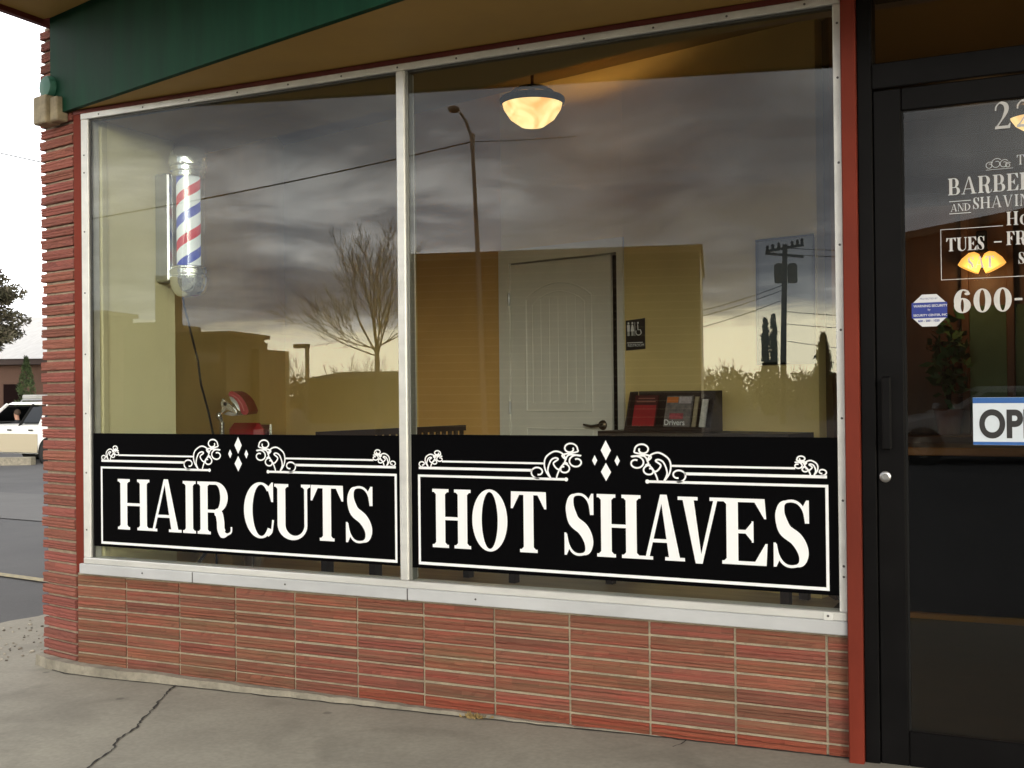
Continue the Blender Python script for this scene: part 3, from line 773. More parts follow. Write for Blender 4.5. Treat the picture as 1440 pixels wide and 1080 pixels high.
# ------------------------------------------------------------------ the building shell
M_shell = mat('shell_masonry', (0.30, 0.20, 0.14), .9, var=.2, scale=4, bump=.3)
sh = thing('shop_building', 'one storey corner shop building behind the storefront', 'building', (-1, 2.5, 0))
bx('upper_wall', (-4.13, .062, 2.55), (2.6, .28, 3.5), M_shell, sh, 0)
PL, PL2, PR, PR2 = (-4.19, .34), (-6.6, 5.2), (2.6, .2), (2.6, 5.6)
g = MB(); g.prism([(-4.19, .33), (-4.03, .33), (-6.35, 5.3), (-6.6, 5.3)], -.6, 3.5); g.build('side_wall', M_shell, sh)
bx('back_wall', (-6.34, 5.32, -.6), (2.6, 5.5, 3.5), M_shell, sh, 0)
bx('right_wall', (2.42, .285, -.1), (2.6, 5.31, 3.5), M_shell, sh, 0)
g = MB(); g.prism([(-4.2, .06), (2.65, .06), (2.65, 5.55), (-6.7, 5.55), (-6.7, 5.2)], 3.502, 3.65); g.build('roof', mat('roof_felt', (.1, .1, .1), .9, var=.2), sh)
g = MB()
for r_ in range(48):
    for i in range(7):
        t = random.uniform(.75, 1.15); g.box((.56 + .3057 * i, -.006, .006 + r_ * pitch), (.56 + .3057 * i + .296, .05, .006 + r_ * pitch + .042), tone=(t, t, t))
fr = MB().box((.555, 0, -.02), (2.6, .2, 2.54)).build('facade_wall', M_mortar, sh); g.build('brickwork', M_brick, fr)

# ------------------------------------------------------------------ interior surfaces (the room is parallel to the street)
def by(x): return 2.95 - .268 * (x + 2.41)
bd = Vector((1, -.268, 0)).normalized(); bn = Vector((-.268, -1, 0)).normalized()     # bn points to the window
g = MB(); g.prism([(-4.0, .17), (2.4, .17), (2.4, 5.3), (-6.3, 5.3)], .0, .05); tag(g.build('floor', M_floor), kind='structure')
g = MB(); g.prism([(-4.02, .29), (2.41, .29), (2.41, 5.31), (-6.33, 5.31)], 3.32, 3.42); tag(g.build('ceiling', M_ceil), kind='structure')
def wallseg(name, x0, x1, m, z0=.051, z1=3.318, th=.10):
    return tag(MB().prism([(x0, by(x0)), (x1, by(x1)), (x1 - bn.x * th, by(x1) - bn.y * th), (x0 - bn.x * th, by(x0) - bn.y * th)], z0, z1).build(name, m), kind='structure')
wallseg('back_wall', -5.9, -4.12, M_mustard)
wallseg('back_wall', -4.1195, -3.318, M_ochre)  # stretch left of the door, tinted more orange than the rest
wallseg('back_wall', -3.3175, -2.33, M_mustard, 2.128)
wallseg('back_wall', -2.3295, -1.06, M_mustard)
g = MB(); g.prism([(-3.995, .36), (-3.99, .58), (-5.75, 4.05), (-5.85, 4.0)], .051, 3.318); tag(g.build('left_wall', M_mustard), kind='structure')
g = MB(); g.box((-3.99, .0615, .05), (-3.866, .542, 2.7), ch=.002); tag(g.build('display_wall', M_cream), kind='structure')
g = MB(); g.box((-3.8655, .0605, .05), (-3.860, .092, 2.495), ch=.001); tag(g.build('display_wall_trim', mat('pale_trim', (.62, .57, .36), .6)), kind='structure')
g = MB(); g.prism([(-3.985, .0645), (-.62, .0645), (-.62, .07), (-1.29, .17), (-1.89, .32), (-3.985, .84)], 2.50, 3.31); tag(g.build('ceiling_bulkhead', M_ceil), kind='structure')
M_brownw = mat('brown_wood_panelling', (0.115, 0.048, 0.018), .5, scale=8, stretch=(1, 1, .12), col2=(0.065, 0.026, 0.011), bump=.1)
g = MB(); g.box((-1.9, 4.4, .05), (2.41, 4.5, 3.318))
for i in range(24): g.box((-1.9, 4.385, .1 + i * .13), (2.41, 4.3995, .1 + i * .13 + .118), ch=.003)
tag(g.build('wood_wall', M_brownw), kind='structure')
tag(MB().prism([(-1.0, .172), (2.41, .172), (2.41, 4.38), (-1.85, 4.38), (-.95, 2.55)], .0505, .055).build('entry_dark_sheet', mat('entry_darkening', (.034, .019, .012), .8, var=.4, scale=9)), kind='structure')  # dark sheet added over the lit boards to darken the view behind the door
tag(MB().box((2.36, .3, .05), (2.415, 4.39, 3.318)).build('right_wall', M_brownw), kind='structure')
tag(MB().prism([(-.98, 2.57), (-.96, 2.67), (-1.8, 4.39), (-1.9, 4.39)], .051, 3.318).build('passage_wall', M_brownw), kind='structure')

# ------------------------------------------------------------------ restroom door, a little open
def bp(x, off, z): # point on the back wall plane, off towards the window
    p = Vector((x, by(x), z)) + bn * off; return p
M_doorp = mat('grey_white_door_paint', (0.70, 0.67, 0.60), .5, var=.05, scale=5)
rd = thing('restroom_door', 'pale grey arched panel restroom door standing slightly open in the back wall', 'door', bp(-2.82, 0, .05))
def bbox(name, x0, x1, z0, z1, o0, o1, m, parent):
    p = [bp(x0, o0, 0), bp(x1, o0, 0), bp(x1, o1, 0), bp(x0, o1, 0)]
    return MB().prism([(q.x, q.y) for q in p], z0, z1).build(name, m, parent)
bbox('jamb', -3.330, -3.240, .05, 2.21, .018, -.10, M_doorp, rd)
bbox('jamb', -2.368, -2.322, .05, 2.21, .018, -.10, M_doorp, rd)
bbox('head', -3.2395, -2.3685, 2.117, 2.21, .018, -.10, M_doorp, rd)
leaf = bbox('leaf', -3.237, -2.420, .06, 2.108, .004, -.016, M_doorp, rd)
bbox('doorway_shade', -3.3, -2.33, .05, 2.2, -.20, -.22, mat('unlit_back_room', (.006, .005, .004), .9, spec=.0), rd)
g = MB()
def rail(pts, w_=.012):
    g.tube([bp(x, .004, z) for x, z in pts], w_ / 2, 6)
ar = [(-3.104 + .533 * i / 14, 1.86 + .10 * math.sin(pi * i / 14) ** .8) for i in range(15)]
rail([(-3.104, 1.86), (-3.104, 1.10)], .016); rail([(-2.571, 1.86), (-2.571, 1.10)]); rail([(-3.104, 1.10), (-2.571, 1.10)]); rail(ar)
ar = [(-3.05 + .425 * i / 14, 1.82 + .08 * math.sin(pi * i / 14) ** .8) for i in range(15)]
rail(ar, .008); rail([(-3.05, 1.82), (-3.05, 1.15)], .008); rail([(-2.625, 1.82), (-2.625, 1.15)], .008); rail([(-3.05, 1.15), (-2.625, 1.15)], .008)
for i in range(1, 6): rail([(-3.05 + .0708 * i, 1.86), (-3.05 + .0708 * i, 1.15)], .005)
rail([(-3.104, .98), (-2.571, .98)]); rail([(-3.104, .25), (-2.571, .25)]); rail([(-3.104, .25), (-3.104, .98)]); rail([(-2.571, .25), (-2.571, .98)])
g.build('panel_moulding', M_doorp, leaf, smooth=True)
g = MB(); q = bp(-2.490, .006, 1.008); g.ball(q, .033, 14, (1, .5, 1))
g.tube([q + bn * .045, q], .011, 8); g.tube([q + bn * .045, bp(-2.55, .05, 1.0), bp(-2.61, .05, 1.012)], [.011, .010, .007], 8)
g.build('lever_handle', mat('bronze_handle', (.10, .075, .05), .3, 1), rd, smooth=True)
for z in (.3, 1.12, 1.87):
    q = bp(-3.2385, .02, z); MB().tube([q - Vector((0, 0, .045)), q + Vector((0, 0, .045))], .009, 8).build('hinge', M_steel, rd, smooth=True)

rs = thing('restroom_sign', 'small black restroom sign with white figures beside the grey door', 'sign', bp(-2.24, 0, 1.48))
tilt = .03
p0, p1 = bp(-2.309, .003, 0), bp(-2.171, .003, 0)
g = MB(); g.extr([(p0.x, p0.y, 1.485), (p1.x, p1.y, 1.485 + tilt * .2), (p1.x, p1.y, 1.685), (p0.x, p0.y, 1.675)], bn * .006); g.build('plate', mat('black_plate', (.012, .011, .011), .4), rs)
P = Pen()
def fig(x, dress):
    P.disc(x, .172, .0075)
    if dress: P.poly((x - .006, .162), (x + .006, .162), (x + .014, .120), (x - .014, .120))
    else: P.poly((x - .011, .162), (x + .011, .162), (x + .009, .120), (x - .009, .120))
    P.rect(x - .0065, .092, x - .0015, .121); P.rect(x + .0015, .092, x + .0065, .121)
fig(.022, False); fig(.052, True); P.rect(.069, .09, .072, .178)
P.disc(.094, .172, .0065); P.stroke([(.092, .163), (.094, .128), (.112, .128), (.120, .104)], .006); P.ring(.098, .114, .022, .022, .0175, .0175, 150, 380)
P.rect(.012, .046, .128, .050)
mb = P.mesh(0); mb.v = [tuple(bp(-2.309 + x * .965, .0105, 1.485 + z)) for x, _, z in mb.v]
mb.build('figures', M_vinylw, rs)
sans('RESTROOM', M_vinylw, 'lettering', rs, bp(-2.295, .0105, 1.508), .024, rot=(pi / 2, 0, -math.atan(.268)))

# framed dark picture on the mustard wall
fp = thing('framed_poster', 'dark glossy blue grey poster in a thin black frame on the mustard wall', 'picture', bp(-1.245, 0, 1.37))
bbox('panel', -1.408, -1.083, 1.385, 2.085, .004, .012, mat('dark_glossy_print', (.018, .024, .034), .25, var=.4, scale=3), fp)
for a_, b2, c_, d_ in ((-1.418, -1.073, 1.370, 1.385), (-1.418, -1.073, 2.085, 2.100), (-1.418, -1.408, 1.3852, 2.0848), (-1.083, -1.073, 1.3852, 2.0848)):
    bbox('frame', a_, b2, c_, d_, .002, .022, M_black, fp)

# console with the magazine rack
cons = thing('console_table', 'dark brown console table along the mustard wall behind the sign', 'table', bp(-1.7, .25, .05))
bbox('table_top', -2.30, -1.08, .955, .985, .03, .34, M_dark, cons)
bbox('apron', -2.26, -1.12, .86, .9545, .06, .30, M_dark, cons)
for a_ in (-2.27, -1.15):
    for o in (.05, .28): bbox('leg', a_, a_ + .05, .05, .8595, o, o + .04, M_dark, cons)
rk = thing('magazine_rack', 'dark wooden magazine rack standing on the console table', 'rack', bp(-1.88, .2, .985))
bbox('back_panel', -2.15, -1.60, .9855, 1.225, .10, .115, M_dark, rk)
bbox('shelf', -2.165, -1.59, .9855, 1.0, .1155, .26, M_dark, rk)
for a_ in (-2.165, -1.60):
    g = MB(); q = [bp(a_, .115, .9855), bp(a_, .26, .9855), bp(a_, .19, 1.222), bp(a_, .115, 1.224)]
    g.extr(q, bd * .012); g.build('side_panel', M_dark, rk)
bbox('front_rail', -2.15, -1.602, 1.0005, 1.012, .25, .258, M_dark, rk)
def mag(name, label, x0, x1, z1, m, off=.21, th=.012, lean=.05):
    g = MB(); q = [bp(x0, off, 1.0125), bp(x1, off, 1.0125), bp(x1, off - lean, z1), bp(x0, off - lean, z1)]
    g.extr(q, -bn * th); o = g.build(name, m, origin=q[0]); return tag(o, label, 'magazine', 'magazines in the dark rack')
def facepatch(parent, x0, x1, z0, z1, zt, m, name, off=.2115, lean=.05):
    f = lambda x, z: bp(x, off - lean * (z - 1.0125) / (zt - 1.0125), z)
    g = MB(); g.add([f(x0, z0), f(x1, z0), f(x1, z1), f(x0, z1)], [(0, 1, 2, 3)]); return g.build(name, m, parent)
M_mr = mat('red_cover', (.36, .02, .025), .35, var=.15, scale=20); M_mk = mat('dark_red_cover', (.07, .012, .012), .35)
mg = mag('magazine', 'red covered magazine at the left of the dark rack', -2.145, -1.985, 1.20, M_mk)
facepatch(mg, -2.142, -1.990, 1.014, 1.140, 1.20, M_mr, 'cover_print')
facepatch(mg, -2.13, -1.998, 1.158, 1.166, 1.20, mat('cover_text', (.3, .13, .1), .5), 'cover_text'); facepatch(mg, -2.12, -2.005, 1.178, 1.184, 1.20, bpy.data.materials['cover_text'], 'cover_text')
mg = mag('magazine', 'magazine with an orange and dark photo cover in the middle of the rack', -1.925, -1.752, 1.195, mat('photo_cover', (.10, .09, .10), .3, scale=26, col2=(.25, .22, .2)))
facepatch(mg, -1.920, -1.845, 1.155, 1.188, 1.195, mat('orange_print', (.55, .16, .03), .4), 'cover_print'); facepatch(mg, -1.84, -1.757, 1.150, 1.19, 1.195, mat('pale_print', (.45, .4, .42), .4, var=.3, scale=60), 'cover_print')
facepatch(mg, -1.892, -1.80, 1.058, 1.092, 1.195, mat('rose_print', (.42, .08, .10), .4, var=.4, scale=40), 'cover_print')
q = bp(-1.918, .213, 1.022); sans('Drivers', M_vinylw, 'lettering', mg, q, .047, rot=(pi / 2, 0, -math.atan(.268)), bold=.0005)
mag('magazine', 'thin tan spined magazine beside the photo cover magazine', -1.738, -1.715, 1.19, mat('tan_cover', (.33, .27, .17), .5, var=.2, scale=40))
mag('magazine', 'thin white spined magazine at the right end of the rack', -1.690, -1.655, 1.175, mat('white_cover', (.55, .53, .5), .5, var=.25, scale=40))

# waiting bench with a slatted back
bn_ = thing('waiting_bench', 'dark wooden waiting bench with a slatted back below the ochre wall', 'bench', (-3.35, 2.0, .05))
A_, B_ = Vector((-3.56, 1.30, 0)), Vector((-3.30, 2.55, 0)); dd = (B_ - A_).normalized(); dn = Vector((dd.y, -dd.x, 0))
def brail(name, z0, z1, o0, o1, s0=0.0, s1=1.0):
    p, q = A_.lerp(B_, s0), A_.lerp(B_, s1)
    return MB().prism([tuple((p + dn * o0)[:2]), tuple((p + dn * o1)[:2]), tuple((q + dn * o1)[:2]), tuple((q + dn * o0)[:2])], z0, z1).build(name, M_dark, bn_)
brail('top_rail', .985, 1.02, 0, .03); brail('seat', .45, .49, .03, .45); brail('back_rail', .60, .63, 0, .03)
for i in range(22): brail('slat', .6305, .9845, .008, .022, i / 22 + .012, i / 22 + .034)
for s_ in (0.0, .96):
    brail('leg', .05, .4495, .035, .08, s_, s_ + .04); brail('leg', .05, .4495, .40, .445, s_, s_ + .04); brail('back_post', .4905, .5995, .0, .03, s_, s_ + .04)

# ------------------------------------------------------------------ barber pole
bpx, bpy_, = -3.695, .45
bpole = thing('barber_pole', 'chrome barber pole with red white and blue spiral stripes in a glass cylinder', 'barber pole', (bpx, bpy_, 1.70))
m = bpy.data.materials.new('spiral_stripes'); m.use_nodes = True
nt = m.node_tree; N = nt.nodes; L = nt.links; b = N['Principled BSDF']; b.inputs['Roughness'].default_value = .35
tc = N.new('ShaderNodeTexCoord'); sp_ = N.new('ShaderNodeSeparateXYZ'); L.new(tc.outputs['Object'], sp_.inputs[0])
def mth(op, a, b2=None):
    n = N.new('ShaderNodeMath'); n.operation = op
    for i, q in enumerate((a, b2)):
        if q is None: continue
        if isinstance(q, (int, float)): n.inputs[i].default_value = q
        else: L.new(q, n.inputs[i])
    return n.outputs[0]
ang = mth('DIVIDE', mth('ARCTAN2', sp_.outputs['Y'], sp_.outputs['X']), 2 * pi)
ph = mth('FRACT', mth('ADD', mth('SUBTRACT', mth('DIVIDE', sp_.outputs['Z'], .218), ang), .62))
rp = N.new('ShaderNodeValToRGB'); rp.color_ramp.interpolation = 'CONSTANT'; L.new(ph, rp.inputs[0])
e = rp.color_ramp.elements; e[0].position = 0; e[0].color = (.62, .03, .05, 1); e[1].position = .22; e[1].color = (.82, .84, .84, 1)
q = e.new(.5); q.color = (.03, .06, .42, 1); q = e.new(.72); q.color = (.82, .84, .84, 1)
L.new(rp.outputs[0], b.inputs['Base Color'])
L.new(rp.outputs[0], b.inputs['Emission Color']); b.inputs['Emission Strength'].default_value = .45  # stripes glow in their own colours to look brighter, no bulb inside
MB().lathe([(.057, 1.845), (.057, 2.30)], (bpx, bpy_, 0), 32).build('striped_cylinder', m, bpole, smooth=True)
MB().lathe([(.078, 1.84), (.078, 2.30)], (bpx, bpy_, 0), 32).build('glass_cylinder', M_glass2, bpole, smooth=True)
MB().lathe([(.02, 1.705), (.055, 1.712), (.078, 1.735), (.090, 1.772), (.092, 1.80), (.086, 1.806), (.086, 1.812), (.092, 1.818), (.092, 1.838), (.084, 1.845), (.084, 1.852), (.076, 1.857), (.0, 1.858)], (bpx, bpy_, 0), 36).build('lower_cap', M_plate, bpole, smooth=True)
MB().lathe([(.0, 2.286), (.076, 2.287), (.080, 2.291), (.080, 2.303), (.074, 2.307), (.074, 2.312), (.086, 2.318), (.086, 2.336), (.080, 2.341), (.090, 2.346), (.092, 2.372), (.088, 2.40), (.072, 2.425), (.045, 2.438), (.0, 2.442)], (bpx, bpy_, 0), 36).build('upper_dome', M_plate, bpole, smooth=True)
bx('back_plate', (-3.8695, .405, 1.785), (-3.782, .495, 2.315), mat('dull_chrome', (.50, .52, .54), .28, 1.0), bpole, .008)
g = MB(); g.tube([Vector((-3.80, .515, 1.77)), Vector((-3.80, .53, 1.68)), Vector((-3.785, .56, 1.55)), Vector((-3.765, .59, 1.40)), Vector((-3.755, .60, 1.28)), Vector((-3.72, .61, 1.15)), Vector((-3.69, .62, 1.0)), Vector((-3.70, .64, .6)), Vector((-3.72, .66, .07))], .0055, 6)
g.build('power_cord', M_blackrub, bpole, smooth=True)

# ------------------------------------------------------------------ barber chair (mostly hidden behind the sign)
ch = thing('barber_chair', 'red leather barber chair with a chrome bracketed headrest behind the window sign', 'barber chair', (-4.19, 1.55, .05))
M_lea = mat('red_leather', (.30, .012, .022), .35, var=.12, scale=12, bump=.1, bscale=90)
def cb(name, a, b2, m, ch_=.02): return MB().box(a, b2, ch=ch_).build(name, m, ch)
MB().lathe([(.32, .05), (.32, .075), (.12, .10), (.09, .12), (.09, .42), (.0, .42)], (-4.19, 1.5, 0), 28).build('base', M_chrome, ch, smooth=True)
cb('seat', (-4.44, 1.22, .43), (-3.94, 1.78, .56), M_lea, .03)
cb('backrest', (-4.52, 1.70, .57), (-4.26, 1.80, 1.055), M_lea, .04)
cb('back_shell', (-4.53, 1.805, .55), (-4.25, 1.825, 1.05), M_chrome, .008)
for x in (-4.50, -3.90): cb('armrest', (x - .03, 1.25, .76), (x + .03, 1.72, .81), M_lea, .018)
for x in (-4.50, -3.90):
    MB().tube([(x, 1.3, .50), (x, 1.28, .755)], .018, 8).build('arm_post', M_chrome, ch, smooth=True); MB().tube([(x, 1.68, .50), (x, 1.68, .755)], .018, 8).build('arm_post', M_chrome, ch, smooth=True)
cb('footrest', (-4.36, .86, .20), (-4.02, 1.02, .225), M_chrome, .008)
MB().tube([(-4.19, 1.24, .45), (-4.19, .95, .21)], .02, 8).build('footrest_arm', M_chrome, ch, smooth=True)
# headrest in profile: curved red pad, chrome yoke and ratchet post
O = Vector((-4.36, 1.55, 1.120)); ux = Vector((.906, .423, 0)); 
def hp(a, c, o=0): return O + ux * a + Vector((0, 0, c)) + Vector((-.423, .906, 0)) * o
K_ = .000345
def prof(name, pts, o0, o1, m_, par, sm=True):
    g = MB(); g.extr([hp((x - 480) * K_, (720 - y) * K_, o0) for x, y in pts], Vector((-.423, .906, 0)) * (o1 - o0)); return g.build(name, m_, par)
hr = prof('headrest', [(548, 400), (575, 350), (620, 342), (690, 370), (765, 430), (832, 515), (882, 630), (903, 695), (875, 745), (810, 752), (770, 715), (745, 620), (700, 520), (640, 450), (570, 425)], -.12, .12, M_lea, ch)
prof('pad_piping', [(590, 400), (640, 405), (720, 460), (790, 560), (830, 680), (815, 690), (775, 570), (708, 475), (632, 420)], -.1235, -.1205, mat('light_red_piping', (.42, .10, .11), .4), hr)
prof('backing_plate', [(556, 440), (640, 455), (700, 525), (742, 625), (735, 690), (690, 640), (640, 560), (580, 500)], -.10, .10, M_steel, hr)
yk = [(438, 560), (455, 500), (485, 468), (520, 498), (572, 545), (640, 608), (722, 715), (690, 738), (605, 672), (548, 652), (500, 690), (462, 722), (436, 700), (468, 625)]
prof('yoke', yk, -.148, -.126, M_plate, hr); prof('yoke', yk, .126, .148, M_plate, hr)
prof('yoke_underside', [(480, 735), (560, 690), (640, 715), (735, 752), (640, 768), (540, 752)], -.135, .135, M_steel, hr)
g = MB(); g.ball(hp((395 - 480) * K_, (720 - 762) * K_, -.13), .019, 14, (1, 1, 1.15)); g.tube([hp((405 - 480) * K_, (720 - 780) * K_, -.13), hp((436 - 480) * K_, (720 - 870) * K_, -.12)], [.016, .012], 10); g.build('ratchet', M_plate, hr, smooth=True)
g = MB()
for i in range(7): g.lathe([(.012, -.012), (.016, 0), (.012, .012)], tuple(hp((440 - 480) * K_, (720 - 905 - i * 62) * K_, -.12)), 12)
g.tube([hp((440 - 480) * K_, (720 - 880) * K_, -.12), hp((440 - 480) * K_, -.45, -.10)], .010, 8); g.build('headrest_post', M_steel, hr, smooth=True)
MB().ball(hp((518 - 480) * K_, (720 - 560) * K_, -.149), .0115, 10, (1, .6, 1)).build('knob', M_black, hr, smooth=True)

# ------------------------------------------------------------------ lamps
M_bowl = mat('lit_alabaster_glass', (.9, .7, .4), .4, emit=(1.0, .70, .28), estr=1.6)
nt = M_bowl.node_tree; N = nt.nodes; L = nt.links; b = N['Principled BSDF']
tc = N.new('ShaderNodeTexCoord'); n1 = N.new('ShaderNodeTexNoise'); n1.inputs['Scale'].default_value = 6; n1.inputs['Distortion'].default_value = 1.2
L.new(tc.outputs['Object'], n1.inputs['Vector']); rp = N.new('ShaderNodeValToRGB'); L.new(n1.outputs['Fac'], rp.inputs[0])
rp.color_ramp.elements[0].position = .35; rp.color_ramp.elements[0].color = (.95, .42, .12, 1); rp.color_ramp.elements[1].position = .62; rp.color_ramp.elements[1].color = (1, .80, .34, 1)
L.new(rp.outputs[0], b.inputs['Emission Color'])
def pendant(label, c, r_, ztop, watt):
    t = thing('pendant_lamp', label, 'lamp', c, 'bowl pendant lamps in the shop')
    x, y, z = c     # centre of the rim
    MB().lathe([(.001, -r_ * .80), (r_ * .35, -r_ * .73), (r_ * .66, -r_ * .51), (r_ * .85, -r_ * .22), (r_ * .90, 0), (r_ * .88, 0), (r_ * .62, -r_ * .40), (r_ * .3, -r_ * .6), (.001, -r_ * .66)], c, 32).build('glass_bowl', M_bowl, t, smooth=True)
    MB().lathe([(r_ * .915, -.022), (r_ * .955, -.008), (r_ * .97, .012), (r_ * .94, .022), (r_ * .915, .015)], c, 32, caps=False).build('rim', mat('dark_lamp_rim', (.022, .024, .03), .45, .0, spec=.2), t, smooth=True)
    MB().lathe([(r_ * .66, .040), (r_ * .64, .058), (r_ * .5, .078), (r_ * .3, .092), (.022, .098), (.022, .09), (r_ * .3, .085), (r_ * .5, .068), (r_ * .62, .045)], c, 32, caps=False).build('top_cap', bpy.data.materials['dark_lamp_rim'], t, smooth=True)
    MB().lathe([(.02, -.01), (.02, .1), (.001, .1)], c, 12).build('socket', M_black, t, smooth=True)
    g = MB(); g.tube([(x, y, z + .1), (x, y, ztop - .02)], .010, 8); g.build('stem', mat('brown_stem', (.12, .05, .02), .4, .5), t, smooth=True)
    MB().lathe([(.06, 0), (.055, -.02), (.012, -.035), (.001, -.035)], (x, y, ztop), 20).build('canopy_plate', M_black, t, smooth=True)
    for a in (0, 120, 240):
        q = R(a + 20); MB().tube([(x + r_ * .95 * math.cos(q), y + r_ * .95 * math.sin(q), z + .015), (x + .015 * math.cos(q), y + .015 * math.sin(q), z + .10)], .004, 6).build('arm', M_black, t)
    ld = bpy.data.lights.new('bulb', 'POINT'); ld.energy = watt; ld.color = (1, .60, .25); ld.shadow_soft_size = .025
    lo = bpy.data.objects.new('bulb', ld); COL.objects.link(lo); lo.location = (0, 0, -.045); lo.parent = t
    return t
pendant('lit alabaster bowl pendant lamp seen through the top of the right window pane', (-2.70, 2.36, 2.99), .205, 3.318, 9)
pendant('lit bowl pendant lamp seen behind the door glass beside the street number', (.035, 1.85, 2.485), .105, 3.318, 1.5)
ch2 = thing('wall_lamp', 'double shaded lit wall lamp glowing behind the door lettering', 'lamp', (-.235, 3.4, 2.0))
M_shade2 = mat('lit_amber_shade', (.9, .6, .2), .5, emit=(1, .46, .085), estr=1.9)
for s_ in (-1, 1):
    g = MB(); g.lathe([(.016, .03), (.040, .012), (.060, -.035), (.064, -.075), (.052, -.080), (.001, -.074)], (0, 0, 0), 20)
    Mr = Matrix.Rotation(R(-27 * s_), 3, 'Y'); g.v = [tuple(Mr @ Vector(v) + Vector((-.235 + s_ * .042, 3.36, 2.0))) for v in g.v]
    g.build('lamp_shade', M_shade2, ch2, smooth=True)
MB().tube([(-.275, 3.36, 2.02), (-.235, 3.38, 2.10), (-.195, 3.36, 2.02)], .008, 8).build('arm', M_black, ch2, smooth=True)
MB().box((-.265, 3.372, 2.03), (-.205, 3.4, 2.16), ch=.006).build('wall_plate', M_black, ch2)
ld = bpy.data.lights.new('bulb', 'POINT'); ld.energy = 4.5; ld.color = (1, .58, .24); ld.shadow_soft_size = .06
lo = bpy.data.objects.new('bulb', ld); COL.objects.link(lo); lo.location = (0, -.22, -.10); lo.parent = ch2
# mirror station with wooden posts, a counter and a plant behind the door
ms = thing('mirror_station', 'brown wooden barber station with two greenish mirrors behind the door glass', 'cabinet', (-.2, 3.5, .05))
M_mir = mat('greenish_mirror', (.10, .15, .075), .18, .5, var=.3, scale=2)
for x in (-.335, -.085, .33): bx('post', (x - .022, 3.44, .05), (x + .022, 3.5, 2.35), M_brownw, ms, .004)
bx('mirror', (-.312, 3.47, 1.05), (-.108, 3.485, 1.72), M_mir, ms, 0); bx('mirror', (-.062, 3.47, 1.05), (.307, 3.485, 1.72), M_mir, ms, 0)
bx('back_board', (-.9, 3.5005, .05), (.55, 3.53, 2.35), M_brownw, ms, .004)
bx('counter', (-.9, 3.06, .90), (.55, 3.4395, .95), M_brownw, ms, .006); bx('cupboard', (-.88, 3.1, .05), (.53, 3.4395, .8995), M_brownw, ms, .004)
cb2 = thing('wood_counter', 'low dark counter with a warm wooden edge seen through the lower door glass', 'counter', (-.1, 2.3, .05))
bx('edge', (-.62, 2.19, .885), (1.2, 2.215, .925), mat('warm_wood_edge', (.40, .17, .04), .4, var=.2, scale=14, stretch=(.2, 1, 1)), cb2, .004)
bx('top', (-.62, 2.2155, .90), (1.2, 2.7, .924), M_dark, cb2, 0); bx('base_trim', (-.62, 2.205, .0555), (1.2, 2.2395, .085), bpy.data.materials['warm_wood_edge'], cb2, .003); bx('front', (-.60, 2.24, .05), (1.18, 2.26, .8995), M_black, cb2, 0)
pt = thing('potted_plant', 'leafy green potted plant beside the mirrors behind the door', 'plant', (-.42, 3.25, .95))
MB().lathe([(.06, .95), (.085, 1.10), (.078, 1.10), (.05, 1.09), (.001, 1.08)], (-.42, 3.25, 0), 18).build('pot', mat('clay_pot', (.2, .07, .04), .8), pt, smooth=True)
def leaves(mb, c, rad, n, ln, wd, flat=1.0):
    c = np.array(c)
    for _ in range(n):
        d = rng.normal(size=3); d /= np.linalg.norm(d); p = c + d * np.array(rad) * rng.uniform(.25, 1) ** .6
        a = rng.normal(size=3); a[2] *= flat; a /= np.linalg.norm(a); b3 = np.cross(a, rng.normal(size=3)); b3 /= np.linalg.norm(b3)
        l_, w_ = ln * rng.uniform(.6, 1.3), wd * rng.uniform(.6, 1.3); t = rng.uniform(.55, 1.35)
        mb.add([p - a * l_ / 2, p + b3 * w_ / 2, p + a * l_ / 2, p - b3 * w_ / 2], [(0, 1, 2, 3)], (t, t * rng.uniform(.9, 1.05), t * .95))
M_leaf = mat('house_plant_leaf', (.05, .13, .04), .5, vcol=True, col2=(.03, .09, .03))
g = MB(); leaves(g, (-.42, 3.25, 1.42), (.13, .12, .32), 170, .09, .045); g.build('foliage', M_leaf, pt)
for i in range(4): MB().tube([(-.42, 3.25, 1.085), (-.42 + random.uniform(-.07, .07), 3.25 + random.uniform(-.05, .05), 1.5)], .005, 5).build('stem', M_leaf, pt)

# ------------------------------------------------------------------ entrance door
ed = thing('entrance_door', 'black metal glass entrance door with white lettering and transom', 'door', (0, 0, 0))
bx('frame_post', (-.4900, -.030, 0), (-.4440, .09, 2.544), M_black, ed, .003); bx('frame_post', (.472, -.030, 0), (.553, .09, 2.544), M_black, ed, .003)
bx('transom_bar', (-.4435, -.030, 2.194), (.4715, .09, 2.276), M_black, ed, .003); bx('frame_head', (-.4435, -.030, 2.505), (.4715, .09, 2.544), M_black, ed, .003)
bx('transom_glass', (-.4435, 0, 2.277), (.4715, .006, 2.5045), M_glassd, ed, 0)
lf = bx('stile', (-.4425, -.022, .017), (-.356, .03, 2.190), M_black, ed, .004); bx('stile', (.384, -.022, .017), (.4705, .03, 2.190), M_black, ed, .004)
bx('top_rail', (-.3555, -.022, 2.116), (.3835, .03, 2.190), M_black, ed, .004); bx('bottom_rail', (-.3555, -.022, .017), (.3835, .03, .131), M_black, ed, .004)
bx('glass_pane', (-.3555, -.010, .1315), (.3835, -.004, 2.1155), M_glassd, ed, 0)
bx('weatherstrip', (-.3555, -.013, .1315), (-.3495, .0, 2.1155), M_blackrub, ed, 0)
bx('threshold', (-.46, -.09, .0), (.5, .10, .0155), M_steel, ed, .004)
bx('pull_handle', (-.4215, -.068, 1.03), (-.3925, -.052, 1.265), M_black, ed, .005)
for z in (1.045, 1.235): bx('handle_mount', (-.415, -.0515, z), (-.399, -.0225, z + .016), M_black, ed, .003)
